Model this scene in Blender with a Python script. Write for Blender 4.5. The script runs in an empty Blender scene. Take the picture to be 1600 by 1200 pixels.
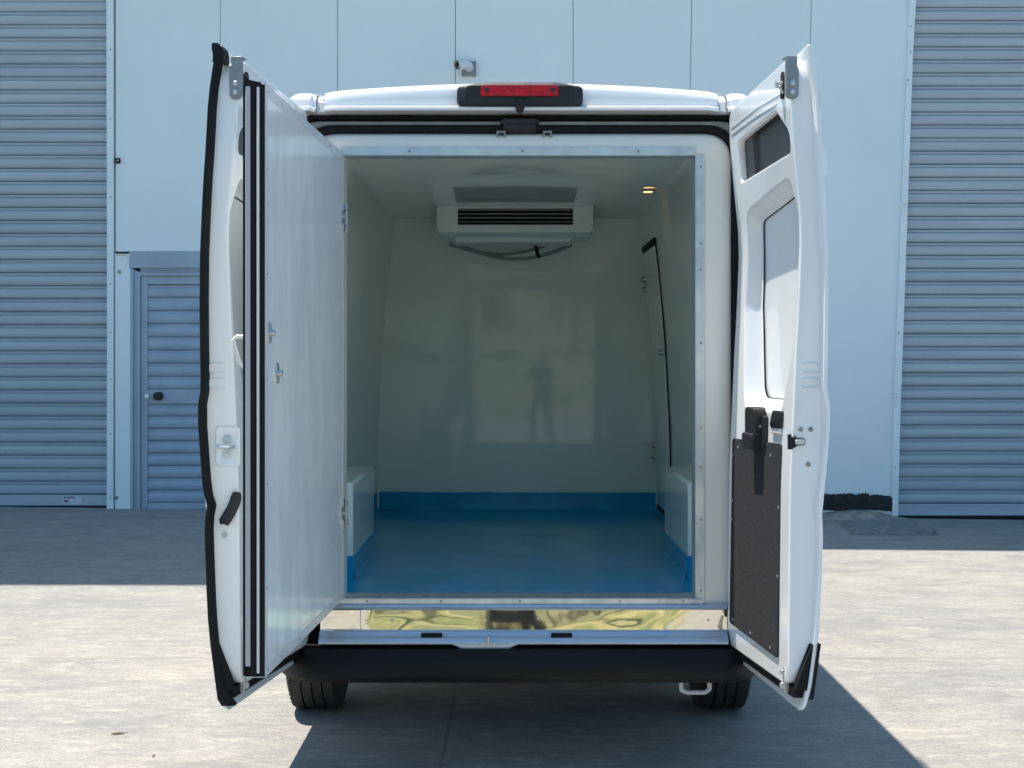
import bpy, bmesh, math, random
from mathutils import Vector, Matrix, noise
from mathutils.geometry import tessellate_polygon
random.seed(7)
R = math.radians
scn = bpy.context.scene
C = scn.collection

# ------------------------------------------------------------------ camera, sky, sun, exposure
F = 2300.0                      # focal length in photograph pixels (1600 wide)
CAMH = 1.55
cam = bpy.data.cameras.new("camera")
cam.sensor_width = 36.0
cam.lens = F / 1600 * 36.0
cam.shift_y = -35 / 1600.0
cam.clip_end = 2000
co = bpy.data.objects.new("camera", cam)
co.location = (0, 0, CAMH)
co.rotation_euler = (R(90), 0, 0)
C.objects.link(co)
scn.camera = co

SUN = Vector((-0.265, 0.05, 1.0)).normalized()      # towards the sun
elev = math.asin(SUN.z)
world = bpy.data.worlds.new("World"); scn.world = world
world.use_nodes = True
wn = world.node_tree
sky = wn.nodes.new('ShaderNodeTexSky'); sky.sky_type = 'NISHITA'
sky.sun_disc = False
sky.sun_elevation = elev
sky.sun_rotation = math.atan2(SUN.x, SUN.y)
sky.air_density = 1.0; sky.dust_density = 0.25; sky.ozone_density = 2.5
bg = wn.nodes['Background']; bg.inputs[1].default_value = 0.125
tint = wn.nodes.new('ShaderNodeMix'); tint.data_type = 'RGBA'; tint.blend_type = 'MULTIPLY'; tint.inputs[0].default_value = 1.0
tint.inputs[7].default_value = (0.74, 1.02, 1.06, 1)
wn.links.new(sky.outputs[0], tint.inputs[6]); wn.links.new(tint.outputs[2], bg.inputs[0])
sl = bpy.data.lights.new("sun", 'SUN'); sl.energy = 5.0; sl.angle = R(0.5); sl.color = (1, 0.935, 0.83)
so = bpy.data.objects.new("sun", sl); so.rotation_euler = SUN.to_track_quat('Z', 'Y').to_euler()
so.location = (-3, 1, 12)
C.objects.link(so)
scn.view_settings.view_transform = 'Standard'
scn.view_settings.look = 'None'
scn.view_settings.exposure = 0.62
scn.view_settings.gamma = 1.0
scn.cycles.max_bounces = 12
scn.cycles.diffuse_bounces = 6
scn.cycles.glossy_bounces = 6
scn.cycles.use_denoising = True

def WX(px, d): return (px - 800) * d / F
def WZ(py, d): return CAMH - (py - 565) * d / F

# ------------------------------------------------------------------ materials
def mat(name, col, rough=0.5, metal=0.0, var=0.0, vscale=(3, 3, 3), col2=None, rvar=0.0, bump=0.0, bscale=40.0,
        coat=0.0, emit=None, estr=0.0, spec=0.5, detail=6.0, lo=0.35, hi=0.65, bdist=0.002, bvec=(1, 1, 1)):
    m = bpy.data.materials.new(name); m.use_nodes = True
    nt = m.node_tree; N = nt.nodes; L = nt.links
    b = N['Principled BSDF']
    b.inputs['Base Color'].default_value = (*col, 1)
    b.inputs['Roughness'].default_value = rough
    b.inputs['Metallic'].default_value = metal
    b.inputs['Specular IOR Level'].default_value = spec
    b.inputs['Coat Weight'].default_value = coat
    b.inputs['Coat Roughness'].default_value = 0.03
    if emit:
        b.inputs['Emission Color'].default_value = (*emit, 1); b.inputs['Emission Strength'].default_value = estr
    tc = N.new('ShaderNodeTexCoord')
    if var or rvar or col2:
        mp = N.new('ShaderNodeMapping'); mp.inputs['Scale'].default_value = vscale
        L.new(tc.outputs['Object'], mp.inputs['Vector'])
        nz = N.new('ShaderNodeTexNoise'); nz.inputs['Scale'].default_value = 1.0
        nz.inputs['Detail'].default_value = detail; nz.inputs['Roughness'].default_value = 0.6
        L.new(mp.outputs[0], nz.inputs['Vector'])
        mr = N.new('ShaderNodeMapRange'); mr.inputs[1].default_value = lo; mr.inputs[2].default_value = hi
        L.new(nz.outputs['Fac'], mr.inputs[0])
        if var or col2:
            c2 = col2 or tuple(max(0, c * (1 - var)) for c in col)
            mx = N.new('ShaderNodeMix'); mx.data_type = 'RGBA'
            mx.inputs[6].default_value = (*col, 1); mx.inputs[7].default_value = (*c2, 1)
            L.new(mr.outputs[0], mx.inputs[0]); L.new(mx.outputs[2], b.inputs['Base Color'])
        if rvar:
            m2 = N.new('ShaderNodeMapRange'); m2.inputs[3].default_value = rough; m2.inputs[4].default_value = rough + rvar
            L.new(mr.outputs[0], m2.inputs[0]); L.new(m2.outputs[0], b.inputs['Roughness'])
    if bump:
        mp2 = N.new('ShaderNodeMapping'); mp2.inputs['Scale'].default_value = bvec
        L.new(tc.outputs['Object'], mp2.inputs['Vector'])
        n2 = N.new('ShaderNodeTexNoise'); n2.inputs['Scale'].default_value = bscale; n2.inputs['Detail'].default_value = 3
        L.new(mp2.outputs[0], n2.inputs['Vector'])
        bp = N.new('ShaderNodeBump'); bp.inputs['Strength'].default_value = bump; bp.inputs['Distance'].default_value = bdist
        L.new(n2.outputs['Fac'], bp.inputs['Height']); L.new(bp.outputs[0], b.inputs['Normal'])
        if coat: L.new(bp.outputs[0], b.inputs['Coat Normal'])
    return m

M = {}
M['paint'] = mat('white van paint', (0.84, 0.85, 0.86), 0.25, coat=0.8, var=0.03, vscale=(4, 4, 2), bump=0.08, bscale=5, bdist=0.004)
M['rubber'] = mat('black rubber', (0.006, 0.007, 0.008), 0.6, spec=0.25, rvar=0.15, vscale=(20, 20, 20))
M['tyre'] = mat('tyre rubber', (0.035, 0.035, 0.036), 0.75, var=0.4, vscale=(30, 30, 30), bump=0.5, bscale=120)
M['plastic'] = mat('black grained plastic', (0.012, 0.013, 0.016), 0.45, bump=0.3, bscale=400, bdist=0.0006, rvar=0.15, vscale=(6, 6, 6))
M['bumper'] = mat('black bumper plastic', (0.005, 0.006, 0.008), 0.6, spec=0.3, bump=0.3, bscale=300, bdist=0.0006, var=0.3, vscale=(3, 3, 10))
M['gel'] = mat('cream gelcoat', (0.87, 0.84, 0.75), 0.16, var=0.05, vscale=(2, 2, 2), rvar=0.08, bump=0.25, bscale=2.2, bdist=0.006)
M['gelw'] = mat('white gelcoat', (0.70, 0.72, 0.70), 0.13, var=0.06, vscale=(2, 2, 2), rvar=0.08, bump=0.25, bscale=2.5, bdist=0.006)
M['lining'] = mat('cream grp lining', (0.91, 0.95, 0.86), 0.045, var=0.04, vscale=(1.2, 1.2, 1.2), rvar=0.015, bump=0.12, bscale=1.7, bdist=0.005)
M['leaf'] = mat('smeared grp door skin', (0.93, 0.96, 0.94), 0.08, spec=0.2, col2=(0.70, 0.77, 0.77), vscale=(7, 7, 2.6), lo=0.40, hi=0.68, rvar=0.2, bump=0.05, bscale=2, bdist=0.003, detail=7)
M['epoxy'] = mat('blue epoxy floor', (0.006, 0.40, 0.70), 0.12, spec=0.25, var=0.22, vscale=(5, 5, 5), rvar=0.14, bump=0.1, bscale=4, bdist=0.002)
M['galv'] = mat('galvanised steel', (0.70, 0.74, 0.76), 0.32, metal=0.8, col2=(0.56, 0.60, 0.62), vscale=(14, 14, 9), rvar=0.25, bump=0.2, bscale=14, bdist=0.002)
M['mirror'] = mat('polished stainless', (0.88, 0.83, 0.70), 0.03, metal=1.0, rvar=0.03, vscale=(5, 5, 5), bump=0.5, bscale=3.0, bdist=0.006, bvec=(1.0, 1, 0.35))
M['sillm'] = mat('painted sill', (0.50, 0.58, 0.68), 0.22, metal=0.4, coat=0.6, var=0.08, vscale=(4, 4, 20), bump=0.5, bscale=7, bdist=0.005)
M['steel'] = mat('zinc hardware', (0.55, 0.57, 0.58), 0.33, metal=0.9, rvar=0.2, vscale=(30, 30, 30))
M['bracket'] = mat('grey bracket', (0.30, 0.31, 0.32), 0.4, metal=0.6, var=0.2, vscale=(30, 30, 30))
M['flange'] = mat('grey flange', (0.34, 0.35, 0.34), 0.4, var=0.15, vscale=(10, 10, 10))
M['red'] = mat('red lens', (0.72, 0.008, 0.02), 0.12, col2=(0.40, 0.004, 0.012), vscale=(60, 5, 60), coat=0.15, spec=0.3, bump=0.6, bscale=60, bdist=0.002)
M['darkglass'] = mat('dark lens', (0.01, 0.01, 0.012), 0.08)
M['carpet'] = mat('dark trim board', (0.024, 0.025, 0.028), 0.85, spec=0.25, col2=(0.055, 0.056, 0.060), vscale=(160, 160, 160), bump=0.7, bscale=260, bdist=0.001, lo=0.45, hi=0.7)
M['extr'] = mat('grey extrusion', (0.46, 0.46, 0.48), 0.4, var=0.08, vscale=(20, 20, 2))
M['wext'] = mat('white extrusion', (0.72, 0.74, 0.75), 0.35, var=0.06, vscale=(20, 20, 2))
M['under'] = mat('underbody', (0.010, 0.010, 0.012), 0.8, var=0.4, vscale=(5, 5, 5))
M['evap'] = mat('evaporator casing', (0.88, 0.91, 0.88), 0.3, var=0.05, vscale=(5, 5, 5))
M['cavity'] = mat('painted cavity shade', (0.10, 0.11, 0.12), 0.5, var=0.3, vscale=(4, 4, 4))  # shade inside the hollow door put into the colour
M['hose'] = mat('grey hose', (0.28, 0.32, 0.31), 0.5, var=0.1, vscale=(20, 20, 20))
M['cream'] = mat('cream tube', (0.72, 0.72, 0.68), 0.35, var=0.05, vscale=(20, 20, 20))
M['lamp'] = mat('lit lamp lens', (0.9, 0.5, 0.2), 0.3, emit=(1.0, 0.50, 0.16), estr=3.0)
M['wallw'] = mat('white sandwich panel', (0.80, 0.86, 0.87), 0.42, col2=(0.74, 0.805, 0.82), vscale=(0.8, 0.8, 0.45), rvar=0.1, bump=0.3, bscale=1.3, bdist=0.01, detail=8)
M['trimw'] = mat('white trim', (0.80, 0.86, 0.88), 0.4, var=0.08, vscale=(3, 3, 3))
M['shutter'] = mat('grey slat paint', (0.44, 0.51, 0.56), 0.38, col2=(0.36, 0.43, 0.49), vscale=(0.5, 1, 9), rvar=0.12, bump=0.15, bscale=3, bdist=0.003, detail=8)
M['doorgrey'] = mat('grey door paint', (0.36, 0.44, 0.53), 0.4, var=0.12, vscale=(3, 3, 3), rvar=0.1)
M['dark'] = mat('dark gap', (0.01, 0.011, 0.012), 0.8)
M['bitumen'] = mat('bitumen', (0.008, 0.010, 0.012), 0.4, bump=0.9, bscale=30, bdist=0.02, rvar=0.3, vscale=(12, 12, 12))
M['rubble'] = mat('crumbling cement', (0.46, 0.42, 0.33), 0.9, col2=(0.20, 0.19, 0.17), vscale=(9, 9, 9), bump=1.0, bscale=25, bdist=0.03, detail=10)
M['slab'] = mat('rough slab', (0.27, 0.27, 0.26), 0.95, col2=(0.16, 0.165, 0.17), vscale=(12, 12, 12), bump=1.0, bscale=45, bdist=0.02, detail=10)
M['foam'] = mat('foam', (0.8, 0.8, 0.76), 0.9, bump=1, bscale=60, bdist=0.01)
M['stick'] = mat('sticker', (0.62, 0.64, 0.68), 0.4, col2=(0.42, 0.46, 0.52), vscale=(40, 40, 12), lo=0.4, hi=0.6)
M['navy'] = mat('navy print', (0.02, 0.035, 0.12), 0.5)
M['redp'] = mat('red print', (0.30, 0.03, 0.04), 0.5)
M['leafb'] = mat('dry leaf', (0.16, 0.08, 0.035), 0.8, var=0.4, vscale=(60, 60, 60))
M['bark'] = mat('bark', (0.10, 0.07, 0.045), 0.9, var=0.4, vscale=(9, 9, 3))
M['foliage'] = mat('foliage', (0.07, 0.11, 0.035), 0.6, col2=(0.035, 0.065, 0.02), vscale=(1.5, 1.5, 1.5))
M['grass'] = mat('grass', (0.13, 0.155, 0.05), 0.9, col2=(0.42, 0.34, 0.17), lo=0.46, hi=0.62, vscale=(0.9, 0.5, 0.5), detail=9, bump=0.8, bscale=10, bdist=0.05)
M['hill'] = mat('far hill', (0.11, 0.13, 0.05), 0.9, col2=(0.20, 0.18, 0.10), vscale=(0.05, 0.05, 0.05))
M['cloth'] = mat('dark clothes', (0.03, 0.035, 0.05), 0.9, var=0.2, vscale=(20, 20, 20))
M['skin'] = mat('skin', (0.42, 0.25, 0.17), 0.55, var=0.08, vscale=(20, 20, 20))
M['hair'] = mat('hair', (0.02, 0.015, 0.01), 0.6)
M['phone'] = mat('phone', (0.35, 0.36, 0.38), 0.25, metal=0.5)

def concrete_mat():
    m = bpy.data.materials.new('yard concrete'); m.use_nodes = True
    nt = m.node_tree; N = nt.nodes; L = nt.links; b = N['Principled BSDF']
    tc = N.new('ShaderNodeTexCoord')
    def nz(sc, detail=8, rough=0.62, dist=0.0):
        mp = N.new('ShaderNodeMapping'); mp.inputs['Scale'].default_value = sc
        L.new(tc.outputs['Object'], mp.inputs['Vector'])
        n = N.new('ShaderNodeTexNoise'); n.inputs['Scale'].default_value = 1; n.inputs['Detail'].default_value = detail
        n.inputs['Roughness'].default_value = rough; n.inputs['Distortion'].default_value = dist
        L.new(mp.outputs[0], n.inputs['Vector']); return n.outputs['Fac']
    def mr(s, a, c, d=0.0, e=1.0):
        n = N.new('ShaderNodeMapRange'); n.inputs[1].default_value = a; n.inputs[2].default_value = c
        n.inputs[3].default_value = d; n.inputs[4].default_value = e; L.new(s, n.inputs[0]); return n.outputs[0]
    def mix(f, a, c):
        n = N.new('ShaderNodeMix'); n.data_type = 'RGBA'
        if isinstance(f, float): n.inputs[0].default_value = f
        else: L.new(f, n.inputs[0])
        for i, v in ((6, a), (7, c)):
            if isinstance(v, tuple): n.inputs[i].default_value = (*v, 1)
            else: L.new(v, n.inputs[i])
        return n.outputs[2]
    base = mix(mr(nz((0.45, 0.6, 1), 6), 0.40, 0.60), (0.319, 0.297, 0.261), (0.261, 0.257, 0.240))
    c = mix(mr(nz((2.2, 3.2, 1), 8, 0.7, 0.6), 0.42, 0.70), base, (0.198, 0.194, 0.192))
    c = mix(mr(nz((6, 17, 1), 8, 0.75, 0.5), 0.50, 0.66, 0, 0.95), c, (0.417, 0.393, 0.348))
    c = mix(mr(nz((26, 48, 1), 6, 0.78), 0.50, 0.64, 0, 0.85), c, (0.161, 0.161, 0.160))
    c = mix(mr(nz((0.35, 0.8, 1), 9, 0.75, 1.2), 0.56, 0.70, 0, 0.45), c, (0.202, 0.171, 0.160))
    c = mix(mr(nz((110, 140, 1), 4, 0.8), 0.5, 0.66, 0, 0.8), c, (0.485, 0.461, 0.421))
    c = mix(mr(nz((1.1, 2.4, 1), 9, 0.8, 0.8), 0.50, 0.62, 0, 0.7), c, (0.199, 0.198, 0.194))
    # dirt: thin arcs
    sp = N.new('ShaderNodeTexVoronoi'); sp.inputs['Scale'].default_value = 16
    L.new(tc.outputs['Object'], sp.inputs['Vector'])
    c = mix(mr(sp.outputs['Distance'], 0.035, 0.06, 0.8, 0), c, (0.14, 0.13, 0.12))
    # saw-cut joints across and along the yard
    sx = N.new('ShaderNodeSeparateXYZ'); L.new(tc.outputs['Object'], sx.inputs[0])
    wob = nz((1.3, 1.3, 1), 5)
    def math_(op, a, b_=None):
        n = N.new('ShaderNodeMath'); n.operation = op
        for i, v in ((0, a), (1, b_)):
            if v is None: continue
            if isinstance(v, (int, float)): n.inputs[i].default_value = v
            else: L.new(v, n.inputs[i])
        return n.outputs[0]
    w = math_('MULTIPLY', math_('SUBTRACT', wob, 0.5), 0.03)
    masks = []
    for ax, pos in ((1, 7.69), (1, 2.4), (0, -0.272), (0, -7.5), (0, 7.2)):
        d = math_('ABSOLUTE', math_('ADD', math_('SUBTRACT', sx.outputs[ax], pos), w))
        masks.append(mr(d, 0.002, 0.009, 0.75 if ax == 1 else 0.4, 0))
    jm = masks[0]
    for k in masks[1:]: jm = math_('MAXIMUM', jm, k)
    c = mix(jm, c, (0.10, 0.095, 0.09))
    L.new(c, b.inputs['Base Color'])
    b.inputs['Roughness'].default_value = 0.8
    b.inputs['Specular IOR Level'].default_value = 0.3
    bp = N.new('ShaderNodeBump'); bp.inputs['Strength'].default_value = 0.5; bp.inputs['Distance'].default_value = 0.008
    L.new(nz((14, 30, 4), 8, 0.7), bp.inputs['Height']); L.new(bp.outputs[0], b.inputs['Normal'])
    return m
M['concrete'] = concrete_mat()

# ------------------------------------------------------------------ mesh helpers
OFF = Vector((0, 0, 0))
ORG = {}
def obj(name, bm, m, parent=None, sharp=35, bevel=0.0, label=None, off=None):
    me = bpy.data.meshes.new(name)
    bmesh.ops.recalc_face_normals(bm, faces=bm.faces[:])
    org = ORG[parent.name] if parent else Vector((0, 0, 0))
    o_ = OFF if off is None else off
    for v in bm.verts: v.co += o_ - org
    bm.to_mesh(me); bm.free()
    for p in me.polygons: p.use_smooth = True
    me.set_sharp_from_angle(angle=R(sharp))
    me.materials.append(m)
    o = bpy.data.objects.new(name, me); C.objects.link(o)
    if parent: o.parent = parent
    ORG[o.name] = org
    if bevel:
        b = o.modifiers.new('bevel', 'BEVEL'); b.width = bevel; b.segments = 2; b.limit_method = 'ANGLE'; b.angle_limit = R(40)
    if label: o['label'] = label
    return o
def empty(name, loc, label, cat, group=None, kind=None):
    o = bpy.data.objects.new(name, None); C.objects.link(o); o.location = loc
    o.empty_display_size = 0.2
    ORG[o.name] = Vector(loc)
    tag(o, label, cat, group, kind); return o
def tag(o, label=None, cat=None, group=None, kind=None):
    if label: o['label'] = label
    if cat: o['category'] = cat
    if group: o['group'] = group
    if kind: o['kind'] = kind
    return o
def recenter(o, loc):
    """give a top-level mesh its origin at its base"""
    loc = Vector(loc)
    o.data.transform(Matrix.Translation(-loc)); o.location = loc; ORG[o.name] = loc
    return o
def NB(): return bmesh.new()
def box(bm, x0, x1, y0, y1, z0, z1, f=None):
    vs = [bm.verts.new(f(x, y, z) if f else (x, y, z)) for x in (x0, x1) for y in (y0, y1) for z in (z0, z1)]
    for q in ((0, 1, 3, 2), (4, 6, 7, 5), (0, 4, 5, 1), (2, 3, 7, 6), (0, 2, 6, 4), (1, 5, 7, 3)):
        bm.faces.new([vs[i] for i in q])
def loft(bm, loops, closed=True, cap0=False, cap1=False):
    rows = [[bm.verts.new(p) for p in lp] for lp in loops]
    n = len(rows[0])
    for a, b in zip(rows, rows[1:]):
        for i in range(n if closed else n - 1):
            j = (i + 1) % n
            try: bm.faces.new((a[i], a[j], b[j], b[i]))
            except ValueError: pass
    if cap0: bm.faces.new(rows[0])
    if cap1: bm.faces.new(rows[-1])
    return rows
def tube(bm, pts, r, n=10, closed=False, caps=True, rz=None):
    pts = [Vector(p) for p in pts]; m = len(pts); loops = []
    up = Vector((0, 0, 1))
    prev = None
    for i, p in enumerate(pts):
        if closed: t = pts[(i + 1) % m] - pts[i - 1]
        else: t = pts[min(i + 1, m - 1)] - pts[max(i - 1, 0)]
        t.normalize()
        if prev is None:
            a = t.orthogonal().normalized()
            if abs(t.z) < 0.9: a = (up - t * t.z).normalized()
        else:
            a = (prev - t * prev.dot(t)).normalized()
        prev = a; b = t.cross(a)
        rr = r[i] if isinstance(r, (list, tuple)) else r
        loops.append([p + (a * math.cos(k * 2 * math.pi / n) + b * math.sin(k * 2 * math.pi / n) * (rz or 1)) * rr for k in range(n)])
    if closed: loops.append(loops[0][:])
    loft(bm, loops, True, caps and not closed, caps and not closed)
def disc(bm, c, axis, r, h, n=20, r2=None):
    """short cylinder starting at c along axis, radius r to r2"""
    axis = Vector(axis).normalized(); c = Vector(c)
    a = axis.orthogonal().normalized(); b = axis.cross(a)
    r2 = r if r2 is None else r2
    f = lambda rr, hh: [c + axis * hh + (a * math.cos(k * 2 * math.pi / n) + b * math.sin(k * 2 * math.pi / n)) * rr for k in range(n)]
    loft(bm, [f(r, 0), f(r, h * .7), f(r2, h)], True, True, True)
def rpoly(pts, rad, seg=5):
    """round the corners of a 2-D polygon; rad is a number or a list"""
    out = []; n = len(pts)
    for i in range(n):
        p = Vector(pts[i]).to_2d(); a = Vector(pts[i - 1]).to_2d(); b = Vector(pts[(i + 1) % n]).to_2d()
        r = rad[i] if isinstance(rad, (list, tuple)) else rad
        if r <= 0: out.append(p.copy()); continue
        da = (a - p).normalized(); db = (b - p).normalized()
        ang = da.angle(db); d = min(r / math.tan(ang / 2), (a - p).length * .49, (b - p).length * .49)
        p0 = p + da * d; p1 = p + db * d
        for k in range(seg + 1):
            t = k / seg
            out.append(p0 * (1 - t) ** 2 + p * 2 * t * (1 - t) + p1 * t * t)
    return out
def resample(poly, step):
    out = []
    for i, p in enumerate(poly):
        q = poly[(i + 1) % len(poly)]
        L_ = (q - p).length; k = max(1, int(L_ / step))
        for j in range(k): out.append(p.lerp(q, j / k))
    return out
def offs(poly, d, fn=None):
    """offset a closed ccw polygon outward by d"""
    n = len(poly); out = []
    area = sum(poly[i].x * poly[(i + 1) % n].y - poly[(i + 1) % n].x * poly[i].y for i in range(n))
    s = 1 if area > 0 else -1
    for i in range(n):
        e = poly[(i + 1) % n] - poly[i - 1]
        nn = Vector((e.y, -e.x)).normalized() * s
        v = nn * d
        if fn: v = fn(nn, d)
        out.append(poly[i] + v)
    return out
def fillpoly(bm, loops, f):
    """flat fill of an outer loop with holes; f maps (a, b) to 3-D"""
    flat = [p for lp in loops for p in lp]
    vs = [bm.verts.new(f(p.x, p.y)) for p in flat]
    for t in tessellate_polygon([[Vector((p.x, p.y, 0)) for p in lp] for lp in loops]):
        try: bm.faces.new([vs[i] for i in t])
        except ValueError: pass
def interp(tab, x):
    if x <= tab[0][0]: return tab[0][1]
    for (a, b), (c, d) in zip(tab, tab[1:]):
        if x <= c: return b + (d - b) * (x - a) / (c - a)
    return tab[-1][1]
def smooth_step(a, b, x):
    t = min(1, max(0, (x - a) / (b - a))); return t * t * (3 - 2 * t)

# ------------------------------------------------------------------ ground
def gz(x, y):
    return (-0.013 * max(-9, min(9, x)) + 0.0) * smooth_step(9.5, 14.5, y)
bm = NB()
xs = [-300, -80, -30, -15] + [-12 + i * 1.0 for i in range(25)] + [15, 30, 80, 300]
ys = [-300, -60, -20, -5, 0, 3, 5, 7, 9] + [9.5 + 0.5 * i for i in range(12)] + [17, 30, 80, 300]
grid = [[bm.verts.new((x, y, gz(x, y))) for x in xs] for y in ys]
for j in range(len(ys) - 1):
    for i in range(len(xs) - 1):
        bm.faces.new((grid[j][i], grid[j][i + 1], grid[j + 1][i + 1], grid[j + 1][i]))
g = obj('ground', bm, M['concrete']); g['kind'] = 'structure'

# grass and hill behind the camera (seen only in reflections)
bm = NB()
gxs = [-60 + 3 * i for i in range(41)]; gys = [-4.5 - 1.6 * j for j in range(30)]
gxs = [-60 + (62.2 + .25 * 0) * (i / 40) for i in range(41)]
gr = [[bm.verts.new((x + (.09 * (-y - 4.5)) * (x > 0), y + 0.6 * math.sin(x * .3), 0.01 + 0.10 * max(0, -y - 8) + (0.25 * noise.noise(Vector((x * .2, y * .2, 0))) if y < -6 else 0))) for x in gxs] for y in gys]
for j in range(len(gys) - 1):
    for i in range(len(gxs) - 1): bm.faces.new((gr[j][i], gr[j][i + 1], gr[j + 1][i + 1], gr[j + 1][i]))
g = obj('grass_bank', bm, M['grass']); g['kind'] = 'structure'
bm = NB()
rows = []
for (y, h) in ((-48, 4.0), (-80, 11), (-120, 15), (-160, 12)):
    rows.append([Vector((x, y, h + 2.5 * noise.noise(Vector((x * .02, y * .02, 3))))) for x in range(-160, 161, 10)])
loft(bm, rows, closed=False)
g = obj('hill', bm, M['hill'], sharp=180); g['kind'] = 'structure'

# ------------------------------------------------------------------ warehouse
WD = 15.0
wx = lambda px: WX(px, WD)
wz = lambda py: WZ(py, WD)
bld = empty('warehouse', (0, WD, 0), 'long pale blue-white panel warehouse behind the van, with roller shutters at both ends', 'warehouse')
def wxs(px, sl, z):       # slightly leaning joint: sl = pixels per pixel down
    return WX(px + sl * (565 - (z - CAMH) * F / WD), WD)
bm = NB()
joints = [(180, 0.0), (344, 0), (527.5, 0), (711.5, 0), (895.5, 0), (1081, -0.02), (1268, -0.03), (1424, -0.0347)]
ZT = 13.19
def panel(bm, a, b, z0, z1, y=WD, th=0.12, gap=0.0028):
    vs = []
    for (j, s) in ((a, 1), (b, -1)):
        for yy in (y, y + th):
            for z in (z0, z1): vs.append(bm.verts.new((wxs(j[0], j[1], z) + s * gap, yy, z)))
    for q in ((0, 1, 3, 2), (4, 6, 7, 5), (0, 4, 5, 1), (2, 3, 7, 6), (0, 2, 6, 4), (1, 5, 7, 3)): bm.faces.new([vs[i] for i in q])
dz = wz(393)
for a, b in zip(joints, joints[1:]):
    z0 = -0.2
    if a[0] == 180: z0 = dz
    panel(bm, a, b, z0, ZT)
panel(bm, (180, 0), (204, 0), -0.2, wz(399), y=WD - 0.012, gap=0.0)
panel(bm, (322, 0), (344, 0), -0.2, dz, gap=0.0)
# wall above and beyond the two shutters
box(bm, -40, wx(-900), WD, WD + .12, -.2, 6.2); box(bm, -40, wx(180), WD, WD + .12, 6.2, ZT)
box(bm, wx(1420), 40, WD, WD + .12, 6.2, ZT); box(bm, wx(2500), 40, WD, WD + .12, -.2, 6.2)
obj('wall', bm, M['wallw'], bld, bevel=0.004)
bm = NB()
box(bm, wx(-900), wx(2500), WD + 0.30, WD + 0.4, -.3, ZT)
obj('inner_wall', bm, M['dark'], bld)
bm = NB()   # deep canopy: its edge makes the shadow lines on the yard
box(bm, -40, -3.6, 10.86, WD + 20, 13.2, 13.5)
box(bm, -3.6, 40, 12.97, WD + 20, 13.198, 13.498)
obj('canopy', bm, M['wallw'], bld)

def shutter(x0, x1, zb, zt, y, lip):
    prof = []
    P = 0.1335
    z = zb + lip
    k = 0
    while z < zt:
        for (dzz, dy) in ((0, .040), (.0035, .004), (.012, -.005), (.030, -.013), (.055, -.017), (.076, -.018), (.088, -.015), (.091, .012), (.098, .012), (.103, .003), (.112, -.003), (.122, -.005), (.128, .003), (.1285, .040)):
            prof.append((y + dy, z + dzz))
        z += P; k += 1
    bm = NB()
    n = 14
    loops = []
    for i in range(n + 1):
        x = x0 + (x1 - x0) * i / n
        loops.append([Vector((x, yy + 0.0028 * noise.noise(Vector((x * 2.1, zz * 5, 1))), zz + 0.0012 * noise.noise(Vector((x * .8, zz * 2, 9))))) for yy, zz in prof])
    loft(bm, loops, closed=False)
    root = obj('roller_shutter', bm, M['shutter'], bld, sharp=50)
    b2 = NB()
    box(b2, x0, x1, y - .014, y + .01, zb + .012, zb + lip - .004)
    box(b2, x0, x1, y - .018, y - .005, zb + lip * .80, zb + lip * .86)
    obj('bottom_rail', b2, M['shutter'], root, bevel=0.003)
    b3 = NB(); box(b3, x0, x1, y - .012, y + .012, zb - .012, zb + .012)
    obj('bottom_seal', b3, M['dark'], root)
    return root
sh1 = shutter(wx(-900), wx(169.5), WZ(791.5, 15.06), 6.2, 15.06, .125)
sh1['label'] = 'grey-blue slatted roller shutter at the left, with a small sticker on its bottom rail'
# the shutter on the right starts behind its slanting trim
sh2 = shutter(wx(1396), wx(2500), WZ(807, 15.06), 6.2, 15.06, .135)
sh2['label'] = 'grey-blue slatted roller shutter at the right beside the slanting white trim'
# sticker on the left shutter
sy = 15.06 - .0145
bm = NB(); box(bm, WX(97.5, sy), WX(127, sy), sy - .002, sy, WZ(787.5, sy), WZ(775, sy))
st = obj('sticker', bm, M['stick'], sh1)
bm = NB()
def sb(a, b, c, d): box(bm, WX(a, sy), WX(b, sy), sy - .0035, sy - .002, WZ(d, sy), WZ(c, sy))
sb(99.5, 101.8, 776.2, 779); sb(104, 105.2, 776.2, 778.8); sb(105.8, 108, 776.2, 777.2); sb(106.4, 107.2, 777.2, 778.8)
sb(108.8, 110, 776.2, 778.8); sb(110.8, 112.4, 776.2, 778.8); sb(113, 115.8, 776.4, 778.8)
sb(103, 106.5, 781.8, 785)
obj('print', bm, M['navy'], st) if False else obj('sticker_print', bm, M['navy'], sh1)
bm = NB(); sb(99.5, 103, 780.8, 783.8)
obj('sticker_emblem', bm, M['redp'], sh1)

# vertical trims
def trim(name, pl, pr, y0, y1):
    bm = NB()
    loops = []
    for (a, b) in zip(pl, pr):
        za = wz(a[1])
        loops.append([Vector((wx(a[0]), y1, za)), Vector((wx(a[0]), y0, za)), Vector((wx(b[0]), y0, za)), Vector((wx(b[0]), y1, za))])
    loft(bm, loops, True, True, True)
    return bm
tl = trim('t', [(167.3, -900), (167.3, 0), (168.3, 450), (167.8, 800)], [(178, -900), (178, 0), (178.5, 450), (178, 800)], WD - .03, WD + .07)
t1 = obj('shutter_trim', tl, M['trimw'], bld, bevel=0.003)
tr = trim('t', [(1449, -900), (1419.5, 0), (1417, 84), (1403.5, 420), (1395, 640), (1393, 806)], [(1461, -900), (1430.5, 0), (1425.5, 84), (1414, 420), (1406, 600), (1402.3, 808)], WD - .03, WD + .07)
t2 = obj('shutter_trim', tr, M['trimw'], bld, bevel=0.003)
bm = NB()
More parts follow.
